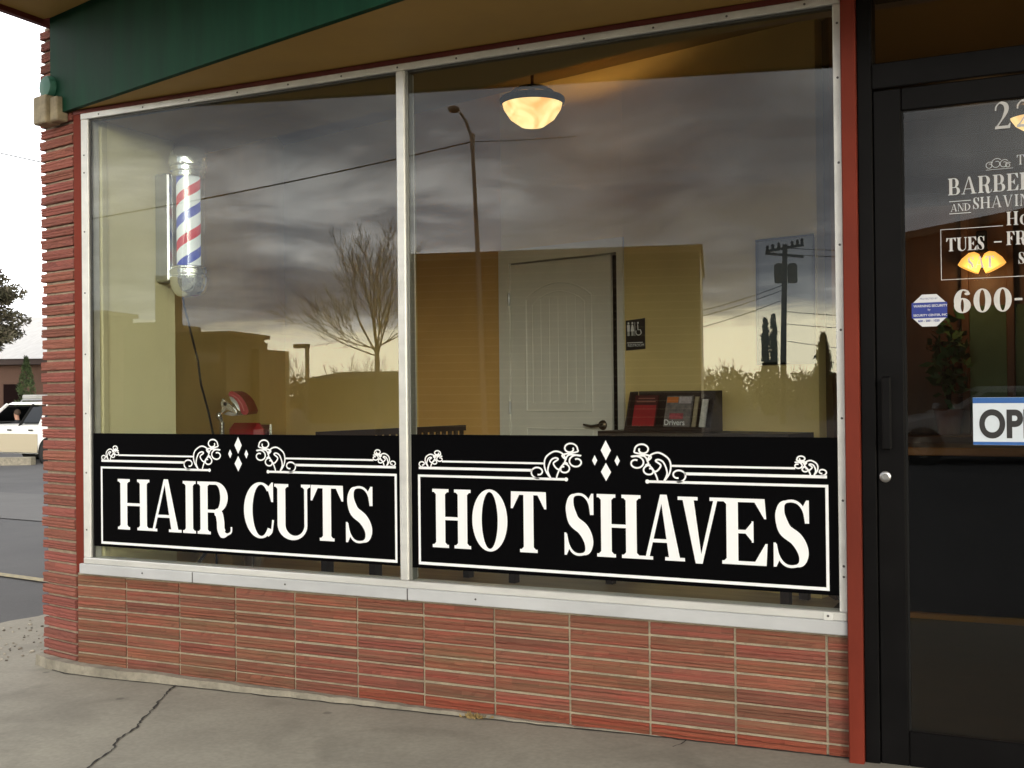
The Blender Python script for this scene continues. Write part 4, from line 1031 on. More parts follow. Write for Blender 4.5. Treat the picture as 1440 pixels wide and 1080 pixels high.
MB().lathe([(.018, -.0225), (.018, -.028), (.014, -.031), (.008, -.031), (.007, -.029), (.001, -.029)], (-.4175, 0, .942), 20, 'y').build('lock_cylinder', M_steel, ed, smooth=True)
# lettering on the glass
Y = -.0112
P = Pen(); GW = {'A': .82, 'B': .66, 'E': .60, 'R': .72, 'T': .66, 'H': .80, 'S': .50, 'V': .78, 'I': .38, 'N': .78, 'D': .74, 'U': .70, 'F': .56, 'C': .6, 'O': .7}
def txt(t_, x0, z0, h, bold=.13, gap=.05): return word(P, t_, x0, z0, h, h * bold, h * .045, h * .07, GW, h * gap)
glyph(P, '2', -.082, -.036, 2.028, 2.110, .013, .0042, .004)
glyph(P, '2', -.020, .026, 2.028, 2.110, .013, .0042, .004)
glyph(P, '0', .040, .088, 2.028, 2.110, .013, .0042, .004)
txt('THE', -.020, 1.912, .030)
txt('BARBER', -.219, 1.834, .053, .17, .085)
P.rect(-.216, 1.8125, -.153, 1.815); P.rect(-.216, 1.774, -.153, 1.7765)
txt('AND', -.212, 1.782, .0235, .14, .05)
txt('SHAVIN', -.147, 1.785, .036, .15, .09)
txt('H', -.052, 1.727, .042, .18); P.ring(-.002, 1.742, .012, .016, .005, .014); 
P.rect(-.243, 1.567, -.241, 1.728); P.rect(-.243, 1.567, .25, 1.569); P.rect(-.243, 1.726, -.062, 1.728)
txt('TUES', -.226, 1.657, .042, .19, .06); P.rect(-.088, 1.676, -.066, 1.680); txt('FRI', -.053, 1.666, .042, .19, .06)
txt('SAT', -.165, 1.600, .036, .19, .07); txt('S', -.020, 1.606, .036, .19)
glyph(P, '6', -.206, -.157, 1.462, 1.534, .020, .005, .005)
glyph(P, '0', -.149, -.098, 1.462, 1.534, .017, .005, .005); glyph(P, '0', -.091, -.040, 1.462, 1.534, .017, .005, .005)
P.rect(-.032, 1.494, -.010, 1.501)
for i, c_ in enumerate('2066'):
    glyph(P, c_, .0 + i * .058, .050 + i * .058, 1.462, 1.534, .018, .005, .005)
# little scroll beside THE
for sx_, r_ in ((-.098, .012), (-.078, .017), (-.056, .014), (-.045, .009)):
    pts = [(sx_ + r_ * (1 - .6 * i / 18) * math.cos(R(40 + 24 * i)), 1.906 + r_ * .9 + r_ * (1 - .6 * i / 18) * math.sin(R(40 + 24 * i))) for i in range(19)]
    P.stroke(pts, .0020)
P.rect(-.108, 1.903, -.03, 1.9045)
P.mesh(Y).build('lettering', M_frost, ed)
# alarm sticker
st = thing('alarm_sticker', 'octagonal blue and white alarm sticker on the door glass', 'sticker', (-.279, -.011, 1.42))
oc = lambda r_, z_: [(-.279 + r_ * math.cos(R(22.5 + 45 * i)) * 1.0, z_ + r_ * math.sin(R(22.5 + 45 * i)) * .97) for i in range(8)]
g = MB(); q = oc(.057, 1.473); g.extr([(x, -.0112, z) for x, z in q], (0, -.0008, 0)); g.build('backing', mat('sticker_white', (.62, .63, .66), .5), st)
Mb = mat('sticker_blue', (.012, .03, .24), .45)
g = MB(); x0, x1 = -.0535, .0535; g.add([(-.279 + x, -.0123, z) for x, z in ((-.053, 1.4485), (.053, 1.4485), (.053, 1.4985), (-.053, 1.4985))], [(0, 1, 2, 3)]); g.build('blue_band', Mb, st)
sans('WARNING SECURITY', bpy.data.materials['sticker_white'], 'lettering', st, (-.326, -.0128, 1.484), .0105, bold=.0002)
sans('by', bpy.data.materials['sticker_white'], 'lettering', st, (-.284, -.0128, 1.473), .009)
sans('SECURITY CENTER, INC', bpy.data.materials['sticker_white'], 'lettering', st, (-.327, -.0128, 1.455), .0095, bold=.0002)
sans('600 - 200 - 1020', Mb, 'lettering', st, (-.313, -.0125, 1.437), .0095, bold=.0003)
sans('PROTECTED BY', Mb, 'lettering', st, (-.307, -.0125, 1.508), .0075)
# OPEN sign
osn = thing('open_sign', 'white OPEN sign with blue bands hanging on the door glass', 'sign', (0, -.014, 1.04))
tl = .02
g = MB(); g.extr([(-.155, -.0125, 1.047), (.135, -.0125, 1.047), (.135, -.0125, 1.195), (-.155, -.0125, 1.195)], (0, -.0015, 0)); g.build('board', mat('white_card', (.60, .66, .72), .5, var=.04, scale=20), osn)
M_ob = mat('blue_print', (.015, .10, .34), .5)
for za, zb in ((1.177, 1.1945), (1.0475, 1.057)): MB().add([(-.155, -.0146, za), (.135, -.0146, za), (.135, -.0146, zb), (-.155, -.0146, zb)], [(0, 1, 2, 3)]).build('blue_band', M_ob, osn)
M_ink = mat('black_ink', (.012, .012, .013), .5)
sans('OPEN', M_ink, 'lettering', osn, (-.138, -.0148, 1.0725), .118, bold=.0042, sx=.78)
# ------------------------------------------------------------------ vehicles
M_tyre = mat('tyre_rubber', (.015, .015, .015), .9); M_rim = mat('alloy_rim', (.45, .45, .45), .35, .9)
M_win = mat('dark_car_glass', (.012, .014, .016), .06, spec=.8)
def loft(mb, st):
    """st: list of (x, [ (y,z) half section from bottom centre outwards to the top centre ])"""
    n = len(st[0][1]); v = []
    for x, sec in st:
        v += [(x, y, z) for y, z in sec] + [(x, -y, z) for y, z in sec[::-1]]
    m_ = 2 * n; fs = []
    for i in range(len(st) - 1):
        for k in range(m_): fs.append((i * m_ + k, i * m_ + (k + 1) % m_, (i + 1) * m_ + (k + 1) % m_, (i + 1) * m_ + k))
    fs.append(tuple(reversed(range(m_)))); fs.append(tuple(range((len(st) - 1) * m_, len(st) * m_)))
    return mb.add(v, fs)
def car(name, label, loc, rz, Lh, wid, stations, green, paint, lower, wheels, wr, belt, roofrack=False, group=None, cat='car', opened=None):
    """local frame: +x is the front, z from the ground"""
    t = thing(name, label, cat, loc, group, rz)
    W = wid / 2
    sec = lambda zb, zt, w_: [(w_ * .9, zb), (w_ * .985, zb + .12), (w_, zb + .30), (w_ * .995, (zb + zt) / 2 + .1), (w_ * .96, zt - .04), (w_ * .86, zt), (0.001, zt + .015)]
    body = loft(MB(), [(x, sec(zb, zt, W * k)) for x, zb, zt, k in stations]).build('body', paint, t, smooth=True, local=True)
    # two tone lower body, standing 6 mm proud
    if lower:
        for s_ in (-1, 1):
            x0, x1 = wheels[0] + wr + .08, wheels[1] - wr - .08
            g = MB(); g.extr([(x1, s_ * (W + .004), .36), (x0, s_ * (W + .004), .36), (x0, s_ * (W + .006), .86), (x1, s_ * (W + .006), .86)], (0, s_ * .012, 0)); g.build('side_cladding', lower, t, local=True)
    (b0, b1, t0, t1, zr, wt) = green       # belt x range, roof x range, roof height, roof half width
    zb = belt - .03; Wb = W * .93
    g = MB(); v = [(b0, -Wb, zb), (b1, -Wb, zb), (b1, Wb, zb), (b0, Wb, zb), (t0, -wt, zr - .05), (t1, -wt, zr - .05), (t1, wt, zr - .05), (t0, wt, zr - .05),
                   (t0 + .06, -wt * .88, zr), (t1 - .1, -wt * .88, zr), (t1 - .1, wt * .88, zr), (t0 + .06, wt * .88, zr)]
    g.add(v, [(0, 1, 5, 4), (1, 2, 6, 5), (2, 3, 7, 6), (3, 0, 4, 7), (4, 5, 9, 8), (5, 6, 10, 9), (6, 7, 11, 10), (7, 4, 8, 11), (8, 9, 10, 11)])
    if opened is None: g.build('cabin', paint, t, local=True)
    def side(s_, f0, f1, u0=.14, u1=.86):
        o = []
        for f, u in ((f0, u0), (f1, u0), (f1, u1), (f0, u1)):
            xa = b0 + (t0 - b0) * u; xb = b1 + (t1 - b1) * u
            o.append(Vector((xa + (xb - xa) * f, s_ * (Wb + (wt - Wb) * u + .006), zb + (zr - .05 - zb) * u)))
        return o
    if opened is not None:
        P3 = lambda f, u, s_: Vector((b0 + (t0 - b0) * u + ((b1 + (t1 - b1) * u) - (b0 + (t0 - b0) * u)) * f, s_ * (Wb + (wt - Wb) * u), zb + (zr - .05 - zb) * u))
        g = MB(); v = [(t0 - .02, -wt, zr - .07), (t1 + .04, -wt, zr - .07), (t1 + .04, wt, zr - .07), (t0 - .02, wt, zr - .07), (t0 + .06, -wt * .88, zr), (t1 - .1, -wt * .88, zr), (t1 - .1, wt * .88, zr), (t0 + .06, wt * .88, zr)]
        g.add(v, [(3, 2, 1, 0), (0, 1, 5, 4), (1, 2, 6, 5), (2, 3, 7, 6), (3, 0, 4, 7), (4, 5, 6, 7)]); g.build('roof', paint, t, local=True)
        for s_ in (-1, 1):
            for f, r_, mm_ in ((.0, .055, paint), (.30, .045, paint), (.545, .04, M_blackrub), (1.0, .045, paint)):
                MB().tube([P3(f, -.02, s_), P3(f, .98, s_)], r_, 8).build('pillar', mm_, t, local=True)
        for xs_ in (-.25, -1.1):
            for s_ in (-1, 1):
                MB().box((xs_ - .08, s_ * .36 - .23, .6), (xs_ + .06, s_ * .36 + .23, 1.30), ch=.05).build('seat_back', M_blackrub, t, local=True); MB().box((xs_ - .07, s_ * .36 - .12, 1.31), (xs_ + .03, s_ * .36 + .12, 1.48), ch=.04).build('head_rest', M_blackrub, t, local=True)
        MB().box((.62, -Wb * .9, .9), (1.05, Wb * .9, 1.16), ch=.04).build('dashboard', M_blackrub, t, local=True)
    cuts = green_cuts.get(name, [(.05, .30), (.33, .60), (.63, .93)])
    for s_ in (-1, 1):
        for f0, f1 in (cuts if opened is None else [(.03, .28), (.32, .53)] + ([(.56, .98)] if s_ < 0 else [])):
            q = side(s_, f0, f1); g = MB(); g.extr(q if s_ < 0 else q[::-1], (0, s_ * .004, 0)); g.build('side_window', M_win, t, local=True)
    for xb_, xt_, nm, d_ in ((b1, t1, 'windshield', 1), (b0, t0, 'rear_window', -1)):
        u0, u1 = .12, .9; q = []
        for s_, u in ((-1, u0), (1, u0), (1, u1), (-1, u1)):
            q.append((xb_ + (xt_ - xb_) * u + d_ * .008, s_ * (Wb + (wt - Wb) * u) * .88, zb + (zr - .05 - zb) * u))
        g = MB(); g.extr(q if d_ > 0 else q[::-1], (d_ * .004, 0, 0)); g.build(nm, M_win, t, local=True)
    for xw in wheels:
        for s_ in (-1, 1):
            g = MB(); g.lathe([(wr * .62, -.10), (wr * .96, -.10), (wr, -.07), (wr, .07), (wr * .96, .10), (wr * .62, .10)], (xw, s_ * (W - .09), wr), 26, 'y'); wh = g.build('wheel', M_tyre, t, smooth=True, local=True)
            g = MB(); g.lathe([(wr * .6, -.02), (wr * .6, .012), (wr * .15, .016), (.001, .016)], (xw, s_ * (W - .01) , wr), 20, 'y'); g.build('rim', M_rim, wh, local=True)
            g = MB(); g.lathe([(wr * 1.14, -.01), (wr * 1.14, .012)], (xw, s_ * (W - .008), wr * 1.02), 26, 'y'); g.build('wheel_arch', M_blackrub, t, local=True)
    xf, xr = stations[-1][0], stations[0][0]; zl = stations[-1][2] - .16
    for s_ in (-1, 1):
        MB().box((xf - .10, s_ * (W * .80) - .13, zl - .07), (xf + .015, s_ * (W * .80) + .13, zl + .06), ch=.02).build('headlight', mat_lamp, t, local=True)
        MB().box((xr - .012, s_ * (W * .84) - .09, zl - .05), (xr + .10, s_ * (W * .84) + .09, zl + .16), ch=.02).build('tail_light', mat_tail, t, local=True)
        MB().box((b1 - .30, s_ * (W + .05) - .07, belt + .01), (b1 - .16, s_ * (W + .05) + .07, belt + .15), ch=.03).build('wing_mirror', paint, t, local=True)
        for f in (.36, .62):
            x = b0 + (b1 - b0) * f; MB().box((x, s_ * (W + .004), belt - .17), (x + .17, s_ * (W + .03), belt - .13), ch=.008).build('door_handle', M_blackrub, t, local=True)
    MB().box((xf - .08, -W * .88, .26), (xf + .05, W * .88, .46), ch=.03).build('bumper', lower or paint, t, local=True)
    MB().box((xr - .05, -W * .88, .28), (xr + .08, W * .88, .50), ch=.03).build('bumper', lower or paint, t, local=True)
    if roofrack:
        for s_ in (-1, 1): MB().tube([(t0 + .2, s_ * wt * .8, zr + .012), (t0 + .28, s_ * wt * .8, zr + .06), (t1 - .45, s_ * wt * .8, zr + .06), (t1 - .38, s_ * wt * .8, zr + .005)], .018, 8).build('roof_rail', M_rim, t, local=True)
        for x in (t0 + .5, t1 - .75): MB().tube([(x, -wt * .8, zr + .06), (x, wt * .8, zr + .06)], .016, 8).build('cross_bar', M_blackrub, t, local=True)
    return t
mat_lamp = mat('lamp_lens', (.6, .6, .6), .1); mat_tail = mat('tail_lens', (.25, .01, .01), .2)
M_cwhite = mat('white_car_paint', (.78, .78, .76), .25, spec=.6); M_gold = mat('gold_beige_cladding', (.46, .40, .29), .4, .15)
M_grey = mat('grey_car_paint', (.30, .30, .29), .3, .3)
M_silver = mat('silver_car_paint', (.55, .56, .57), .3, .4)
green_cuts = {'parked_suv': [(.04, .26), (.28, .53), (.56, .92)]}
car('parked_suv', 'white and gold four wheel drive car with roof rails waiting on the side street', (-25.14, 18.61, -.615), R(175), 4.8, 1.86,
    [(-2.35, .42, 1.02, .93), (-2.25, .34, 1.10, .99), (-1.2, .32, 1.12, 1.0), (.7, .32, 1.11, 1.0), (1.2, .32, 1.08, .99), (2.15, .34, 1.02, .95), (2.38, .42, .86, .86)],
    (-2.3, 1.15, -2.12, .35, 1.715, .68), M_cwhite, M_gold, (-1.68, 1.42), .36, 1.11, roofrack=True, opened=1)
# luggage on the roof rails
tag(MB().box((-25.40, 18.30, 1.175), (-24.85, 18.75, 1.30), ch=.03).build('roof_box', mat('grey_roof_box', (.33, .33, .32), .5)), 'small grey cargo carrier strapped on the roof rails of the white car', 'cargo carrier')
sedan_st = [(-2.2, .36, .86, .88), (-2.1, .28, .94, .97), (-1.2, .25, .96, 1.0), (.7, .25, .93, 1.0), (1.2, .25, .90, .99), (2.05, .27, .74, .93), (2.25, .34, .62, .84)]
sedan = car('parked_car', 'dark grey sedan reflected low at the right end of the window', (-.6, -18.8, -.17), R(180 - 14.8), 4.5, 1.76, sedan_st,
    (-1.9, 1.05, -1.1, .25, 1.42, .60), M_grey, None, (-1.35, 1.40), .32, .95, group='cars parked across the street')
c2 = car('parked_car', 'silver sedan parked across the street in front of the brown building', (6.5, -17.6, -.17), R(-14.8), 4.5, 1.76, sedan_st,
    (-1.9, 1.05, -1.1, .25, 1.42, .60), M_silver, None, (-1.35, 1.40), .32, .95, group='cars parked across the street')

# ------------------------------------------------------------------ driver at the wheel
def person(loc, rz):
    bm = bmesh.new(); sk = bm.verts.layers.skin.verify()
    J = {}
    def J_(n, p, r_, par=None):
        v = bm.verts.new(p); v[sk].radius = (r_, r_ * .82) if isinstance(r_, float) else r_; J[n] = v
        if par: bm.edges.new((J[par], v))
    J_('pelvis', (0, 0, .62), (.16, .15)); bm.verts.ensure_lookup_table(); J['pelvis'][sk].use_root = True
    J_('waist', (-.04, 0, .80), (.15, .13), 'pelvis'); J_('chest', (-.08, 0, 1.02), (.18, .13), 'waist'); J_('neck0', (-.08, 0, 1.16), (.09, .075), 'chest')
    J_('neck', (-.07, 0, 1.23), (.058, .058), 'neck0'); J_('jaw', (-.04, 0, 1.30), (.072, .066), 'neck'); J_('head', (-.045, 0, 1.38), (.088, .078), 'jaw'); J_('crown', (-.05, 0, 1.46), (.055, .05), 'head')
    for s_, n in ((1, 'L'), (-1, 'R')):
        J_('sh' + n, (-.08, s_ * .18, 1.09), (.075, .07), 'chest'); J_('el' + n, (.10, s_ * .27, .86), (.052, .05), 'sh' + n); J_('wr' + n, (.33, s_ * .18, .97), (.034, .034), 'el' + n); J_('ha' + n, (.41, s_ * .17, 1.0), (.035, .03), 'wr' + n)
        J_('hip' + n, (.02, s_ * .10, .60), (.10, .10), 'pelvis'); J_('kn' + n, (.44, s_ * .13, .66), (.07, .07), 'hip' + n); J_('an' + n, (.60, s_ * .13, .30), (.045, .045), 'kn' + n); J_('to' + n, (.74, s_ * .13, .28), (.04, .035), 'an' + n)
    me = bpy.data.meshes.new('person'); bm.to_mesh(me); bm.free()
    o = bpy.data.objects.new('person', me); COL.objects.link(o)
    o.modifiers.new('skin', 'SKIN'); sb = o.modifiers.new('sub', 'SUBSURF'); sb.levels = sb.render_levels = 2
    bpy.context.view_layer.update()
    m2 = bpy.data.meshes.new_from_object(o.evaluated_get(bpy.context.evaluated_depsgraph_get())); o.modifiers.clear(); o.data = m2
    m2.materials.clear(); m2.materials.append(mat('skin', (.42, .22, .15), .6)); m2.materials.append(mat('dark_jacket', (.018, .02, .026), .8))
    for p in m2.polygons:
        p.use_smooth = True; z = p.center.z; x = p.center.x
        p.material_index = 0 if (z > 1.21 or (x > .32 and z > .9)) else 1
    o.location = loc; o.rotation_euler = (0, 0, rz); WL[o.name] = Vector((0, 0, 0))
    g = MB(); g.ball((-.075, 0, 1.415), .094, 16, (.98, .92, .95)); g.build('hair', mat('brown_hair', (.07, .045, .03), .8), o, smooth=True, local=True)
    for s_ in (1, -1): MB().ball((.038, s_ * .03, 1.385), .010, 8).build('eye', mat('eye', (.06, .05, .05), .3), o, local=True)
    MB().ball((.045, 0, 1.352), .016, 8, (1.1, .7, 1.1)).build('nose', bpy.data.materials['skin'], o, local=True)
    return tag(o, 'driver in a dark jacket sitting at the wheel of the white car', 'person')
ddv = Vector((math.cos(R(175)), math.sin(R(175)), 0)); dl = Vector((-ddv.y, ddv.x, 0))
pp_ = Vector((-25.14, 18.61, -.60)) + ddv * .40 + dl * .40
person(pp_, R(175))
kb = thing('painted_kerb', 'raised concrete kerb with faded yellow paint in front of the white car', 'kerb', (-24, 16, -.6))
ku = Vector((.906, .423)); kc = Vector((-24.9, 16.2)); kn = Vector((.423, -.906))
def kbox(name, a, b2, z0, z1, m_, o=0.0):
    p, q = kc + ku * a + kn * o, kc + ku * b2 + kn * o
    MB().prism([tuple(p), tuple(q), tuple(q - kn * .3), tuple(p - kn * .3)], z0, z1).build(name, m_, kb)
kbox('kerb_stone', -6, 1.6, -.8, -.33, M_conc); kbox('yellow_paint', -6, .25, -.50, -.345, mat('faded_yellow_paint', (.55, .36, .09), .8, var=.3, scale=5), .012)

# ------------------------------------------------------------------ buildings seen directly at the left
def rbox(mb, c, u, hw, hd, z0, z1):
    """box around c with unit direction u (width) and its normal (depth)"""
    u = Vector((u[0], u[1])).normalized(); n = Vector((-u.y, u.x)); c = Vector(c[:2])
    q = [c - u * hw - n * hd, c + u * hw - n * hd, c + u * hw + n * hd, c - u * hw + n * hd]
    return mb.prism([tuple(p) for p in q], z0, z1)
bl = thing('brown_building', 'low brown brick building with a long pale metal roof across the side street', 'building', (-43, 33, -.66))
uu = Vector((.906, .423)); nn = Vector((-.423, .906)); c0 = Vector((-45.5, 36.5))
g = MB(); rbox(g, c0, uu, 12, 5.2, -.75, 2.72); g.build('wall', mat('brown_brick_wall', (.105, .058, .042), .9, var=.2, scale=20, stretch=(1, 1, 4), bump=.4), bl)
g = MB(); rbox(g, c0, uu, 12.4, 5.7, 2.725, 2.98); g.build('fascia', mat('dark_brown_fascia', (.035, .02, .018), .7), bl)
g = MB(); e0 = c0 - nn * 5.8; e1 = c0 + nn * 6
p = [e0 - uu * 12.5, e0 + uu * 12.5, e1 + uu * 12.5, e1 - uu * 12.5]
r0, r1 = c0 - uu * 12.5, c0 + uu * 12.5
g.add([(*p[0], 2.985), (*p[1], 2.985), (*r1, 5.3), (*r0, 5.3), (*p[3], 2.985), (*p[2], 2.985)], [(0, 1, 2, 3), (3, 2, 5, 4), (0, 3, 4), (1, 5, 2), (0, 4, 5, 1)])
g.build('roof', mat('pale_metal_roof', (.62, .61, .60), .45, .1, scale=6, stretch=(5, .3, .3), col2=(.42, .40, .39)), bl)
q = c0 - nn * 5.21 + uu * 1.3
g = MB(); rbox(g, (q.x, q.y), uu, .42, .03, -.7, 1.84); g.build('doorway', mat('dark_doorway', (.012, .007, .007), .9, spec=0), bl)
for k_ in (-8, -4.5, 7.5):
    q = c0 - nn * 5.2 + uu * k_; g = MB(); rbox(g, (q.x, q.y), uu, .9, .05, .5, 1.7); f_ = g.build('window', M_black, bl)
    q = q - nn * .052; g = MB(); rbox(g, (q.x, q.y), uu, .8, .01, .6, 1.6); g.build('pane', M_win, f_)
q = c0 + uu * 3.9 - nn * 1.2; g = MB(); rbox(g, (q.x, q.y), uu, .32, .3, 4.6, 5.75); rbox(g, (q.x, q.y), uu, .4, .38, 5.75, 5.83); g.build('roof_vent', mat('vent_metal', (.5, .5, .48), .5, .3), bl)

# conifers on the side street
M_bark = mat('bark', (.115, .092, .070), .95, var=.4, scale=14, bump=.6)
M_pine = mat('pine_needles', (.135, .125, .092), .9, vcol=True, scale=1.3, col2=(.085, .082, .058), spec=.1); M_con = mat('conifer_needles', (.075, .115, .042), .8, vcol=True, scale=1.5, col2=(.05, .08, .03))
pn = thing('pine_tree', 'big grey green pine tree with drooping ragged boughs at the left edge', 'tree', (-35.3, 23.4, -.66))
MB().tube([(-35.3, 23.4, -.7), (-35.25, 23.45, 2.5), (-35.3, 23.4, 5), (-35.25, 23.4, 7.4)], [.26, .22, .14, .05], 10).build('trunk', M_bark, pn, smooth=True)
g = MB(); g2 = MB()
for i in range(74):
    h_ = 3.2 + 4.7 * (i / 74) ** .9; rad = (2.75 if h_ < 4.7 else 2.75 - (h_ - 4.7) * .72) * random.uniform(.62, 1.06)
    if h_ < 3.6: rad *= .75
    a = i * 2.399 + random.uniform(-.3, .3); tip = (-35.28 + rad * math.cos(a), 23.42 + rad * math.sin(a), h_ - .30 + random.uniform(-.15, .35))
    g2.tube([(-35.28, 23.42, h_), ((-35.28 + tip[0]) / 2, (23.42 + tip[1]) / 2, h_ + .02), tip], [.05, .035, .012], 5)
    for f in np.arange(.2, 1.08, .092):
        c_ = (-35.28 + (tip[0] + 35.28) * f + random.uniform(-.15, .15), 23.42 + (tip[1] - 23.42) * f + random.uniform(-.15, .15), h_ + (tip[2] - h_) * f + random.uniform(-.08, .14))
        leaves(g, c_, (.46, .46, .32), 215, .22, .068, .7)
g.build('crown', M_pine, pn); g2.build('limbs', M_bark, pn)
cn = thing('conifer', 'small dark green cone shaped conifer in front of the brown building', 'tree', (-36.2, 27.9, -.66))
MB().tube([(-36.2, 27.9, -.7), (-36.2, 27.9, 2.6)], [.08, .02], 7).build('trunk', M_bark, cn)
g = MB()
for i in range(120):
    h_ = -.5 + 3.3 * (i / 120); rr = .70 * (1 - (h_ + .5) / 3.5) ** .8
    a = random.uniform(0, 6.28); leaves(g, (-36.2 + rr * .7 * math.cos(a), 27.9 + rr * .7 * math.sin(a), h_), (rr * .45, rr * .45, .16), 34, .13, .035, 1.5)
g.build('crown', M_con, cn)
cn2 = thing('conifer', 'second bushy green conifer close to the brick pier in front of the brown building', 'tree', (-34.6, 28.4, -.66))
MB().tube([(-34.55, 28.4, -.7), (-34.55, 28.4, 1.2)], [.08, .02], 7).build('trunk', M_bark, cn2)
g = MB()
for i in range(90):
    h_ = -.5 + 2.1 * (i / 90); rr = .75 * (1 - (h_ + .5) / 2.6) ** .7
    a = random.uniform(0, 6.28); leaves(g, (-34.55 + rr * .7 * math.cos(a), 28.4 + rr * .7 * math.sin(a), h_), (rr * .45, rr * .45, .16), 34, .13, .035, 1.5)
g.build('crown', M_con, cn2)
M_wire = mat('black_cable', (.02, .02, .02), .8)
def cable(name, label, pts, r_, sag=0.0, parent=None, k=16, group=None):
    a, b2 = Vector(pts[0]), Vector(pts[1])
    q = [a.lerp(b2, i / k) - Vector((0, 0, sag * 4 * (i / k) * (1 - i / k))) for i in range(k + 1)]
    o = MB().tube(q, r_, 5).build(name, M_wire, parent)
    return tag(o, label, 'cable', group) if parent is None else o
cable('overhead_cable', 'thin overhead cable crossing the white sky at the far left', ((-34, 13.6, 10.4), (-17, 21.4, 6.0)), .014, .25)

# ------------------------------------------------------------------ across the street: what the glass reflects
def vb(x, Y): return (x, -Y)          # mirror distance Y in front of the glass
M_siding = mat('brown_siding', (.075, .040, .018), .85, var=.18, scale=3, stretch=(.3, .3, 6)); M_trimtan = mat('tan_trim', (.18, .12, .06), .8)
us = Vector((1, -.262)).normalized(); ns = Vector((-.262, -1)).normalized()     # along the street / away from it
sb_ = thing('sided_building', 'long brown building with horizontal siding across the street', 'building', (-12.8, -26.6, -.17))
cA = Vector(vb(-17.1, 25.3)); cB = Vector(vb(-8.54, 27.55)); cM = (cA + cB) / 2; hw = (cB - cA).length / 2
cc_ = cM + ns * 4.0
g = MB(); rbox(g, cc_, us, hw - .02, 4.0, -.2, 5.30); g.build('wall', mat('siding_edge_light', (.50, .42, .29), .7), sb_)  # light caught on the board edges is painted as a pale wall behind
g = MB()
for i in range(22):
    q = cM - ns * .02; rbox(g, q, us, hw - .03, .018, -.0 + i * .24, -.0 + i * .24 + .205)
g.build('siding', M_siding, sb_)
g = MB(); rbox(g, cc_, us, hw + .06, 4.1, 5.302, 5.46); g.build('parapet_cap', M_trimtan, sb_)
bb = thing('brown_building', 'dark brown timber clad building reflected in the door glass', 'building', (0, -24, -.17))
q0, q1 = Vector(vb(-4.4, 28.2)), Vector(vb(6.5, 17.7)); ub = (q1 - q0).normalized(); nb = Vector((-ub.y, ub.x))
if nb.y > 0: nb = -nb
cM2 = (q0 + q1) / 2; hb = (q1 - q0).length / 2
g = MB(); rbox(g, cM2 + nb * 3.5, ub, hb, 3.5, -.2, 5.1); g.build('wall', M_siding, bb)
g = MB()
for i in range(20): rbox(g, cM2 - nb * .02, ub, hb - .02, .018, i * .25, i * .25 + .22)
g.build('siding', M_siding, bb)
g = MB(); rbox(g, cM2 + nb * 3.5, ub, hb + .15, 3.65, 5.102, 5.28); g.build('roof_edge', M_trimtan, bb)
# tan shops at the left of the reflection
M_tan = mat('tan_stucco', (.20, .135, .060), .9, var=.1, scale=1.5); M_tan2 = mat('pale_stucco', (.25, .175, .085), .9, var=.1, scale=1.5)
ul = us
def shop(name, label, xa, Ya, wid, dep, z1, m, cornice=None, steps=()):
    t = thing(name, label, 'building', (*vb(xa, Ya), -.17)); a = Vector(vb(xa, Ya)); c_ = a + ul * wid / 2 + ns * dep / 2
    g = MB(); rbox(g, c_, ul, wid / 2, dep / 2, -.2, z1); g.build('wall', m, t)
    if cornice:
        for i, (e_, h_) in enumerate(((.12, .16), (.26, .16), (.42, .14))):
            g = MB(); rbox(g, c_, ul, wid / 2 + e_, dep / 2 + e_, z1 + .002 + i * .165, z1 + .162 + i * .165); g.build('cornice', m, t)
    return t, a
t1, a1 = shop('cornice_shop', 'tan shop building with a flared cornice across the street', -28.14, 27.24, 2.14, 2.6, 3.02, M_tan, True)
q = a1 + ul * 1.45 - ns * .03; g = MB(); rbox(g, q, ul, .48, .03, 2.40, 2.75); g.build('shop_sign', mat('pale_sign_board', (.34, .25, .14), .7), t1)
q = a1 + ul * 1.4 - ns * .02; g = MB(); rbox(g, q, ul, .55, .02, 0, 1.5); rbox(g, q, ul, .45, .02, 1.5, 1.8); g.build('door_opening', mat('brown_opening', (.10, .06, .025), .8), t1)
t2, a2 = shop('tan_annex', 'lower tan shop annex with a round arch across the street', -27.69, 29.66, 1.40, 3, 2.98, M_tan2)
q = a2 + ul * .62 + ns * 1.0; g = MB(); rbox(g, q, ul, .45, .6, 2.982, 3.28); g.build('roof_unit', bpy.data.materials['brown_opening'], t2)
q = a2 + ul * .72 - ns * .02; g = MB(); pts = [(q.x + ul.x * .56 * math.cos(R(x)), q.y + ul.y * .56 * math.cos(R(x)), 1.6 + .56 * math.sin(R(x))) for x in range(0, 181, 12)] + [(q.x - ul.x * .56, q.y - ul.y * .56, 0), (q.x + ul.x * .56, q.y + ul.y * .56, 0)]
g.extr(pts, (ns.x * -.03, ns.y * -.03, 0)); g.build('arch', bpy.data.materials['brown_opening'], t2)
shop('tan_tower', 'slim tan corner tower rising between the reflected shops', -32.93, 31.62, .60, 1.2, 6.25, M_tan)
shop('pale_store', 'long pale flat roofed store at the far left of the reflection', -36.3, 32.26, 2.45, 4, 4.42, M_tan2)
shop('stepped_store', 'pale store front with a raised parapet at the edge of the reflection', -34.6, 26.55, 3.1, 1.6, 3.95, M_tan2, True)
hs = thing('gable_house', 'low dark roofed house beyond the bare tree', 'house', (*vb(-29, 44), -.17))
q = Vector(vb(-29.2, 43.5)); g = MB(); rbox(g, q, ul, 3.0, 2.4, -.2, 1.95); g.build('wall', M_tan, hs)
g = MB(); e_ = [q - ul * 3.3 + ns * -2.8, q + ul * 3.3 + ns * -2.8, q + ul * 3.3 + ns * 2.8, q - ul * 3.3 + ns * 2.8]; k0, k1 = q - ul * 2.2, q + ul * 2.2
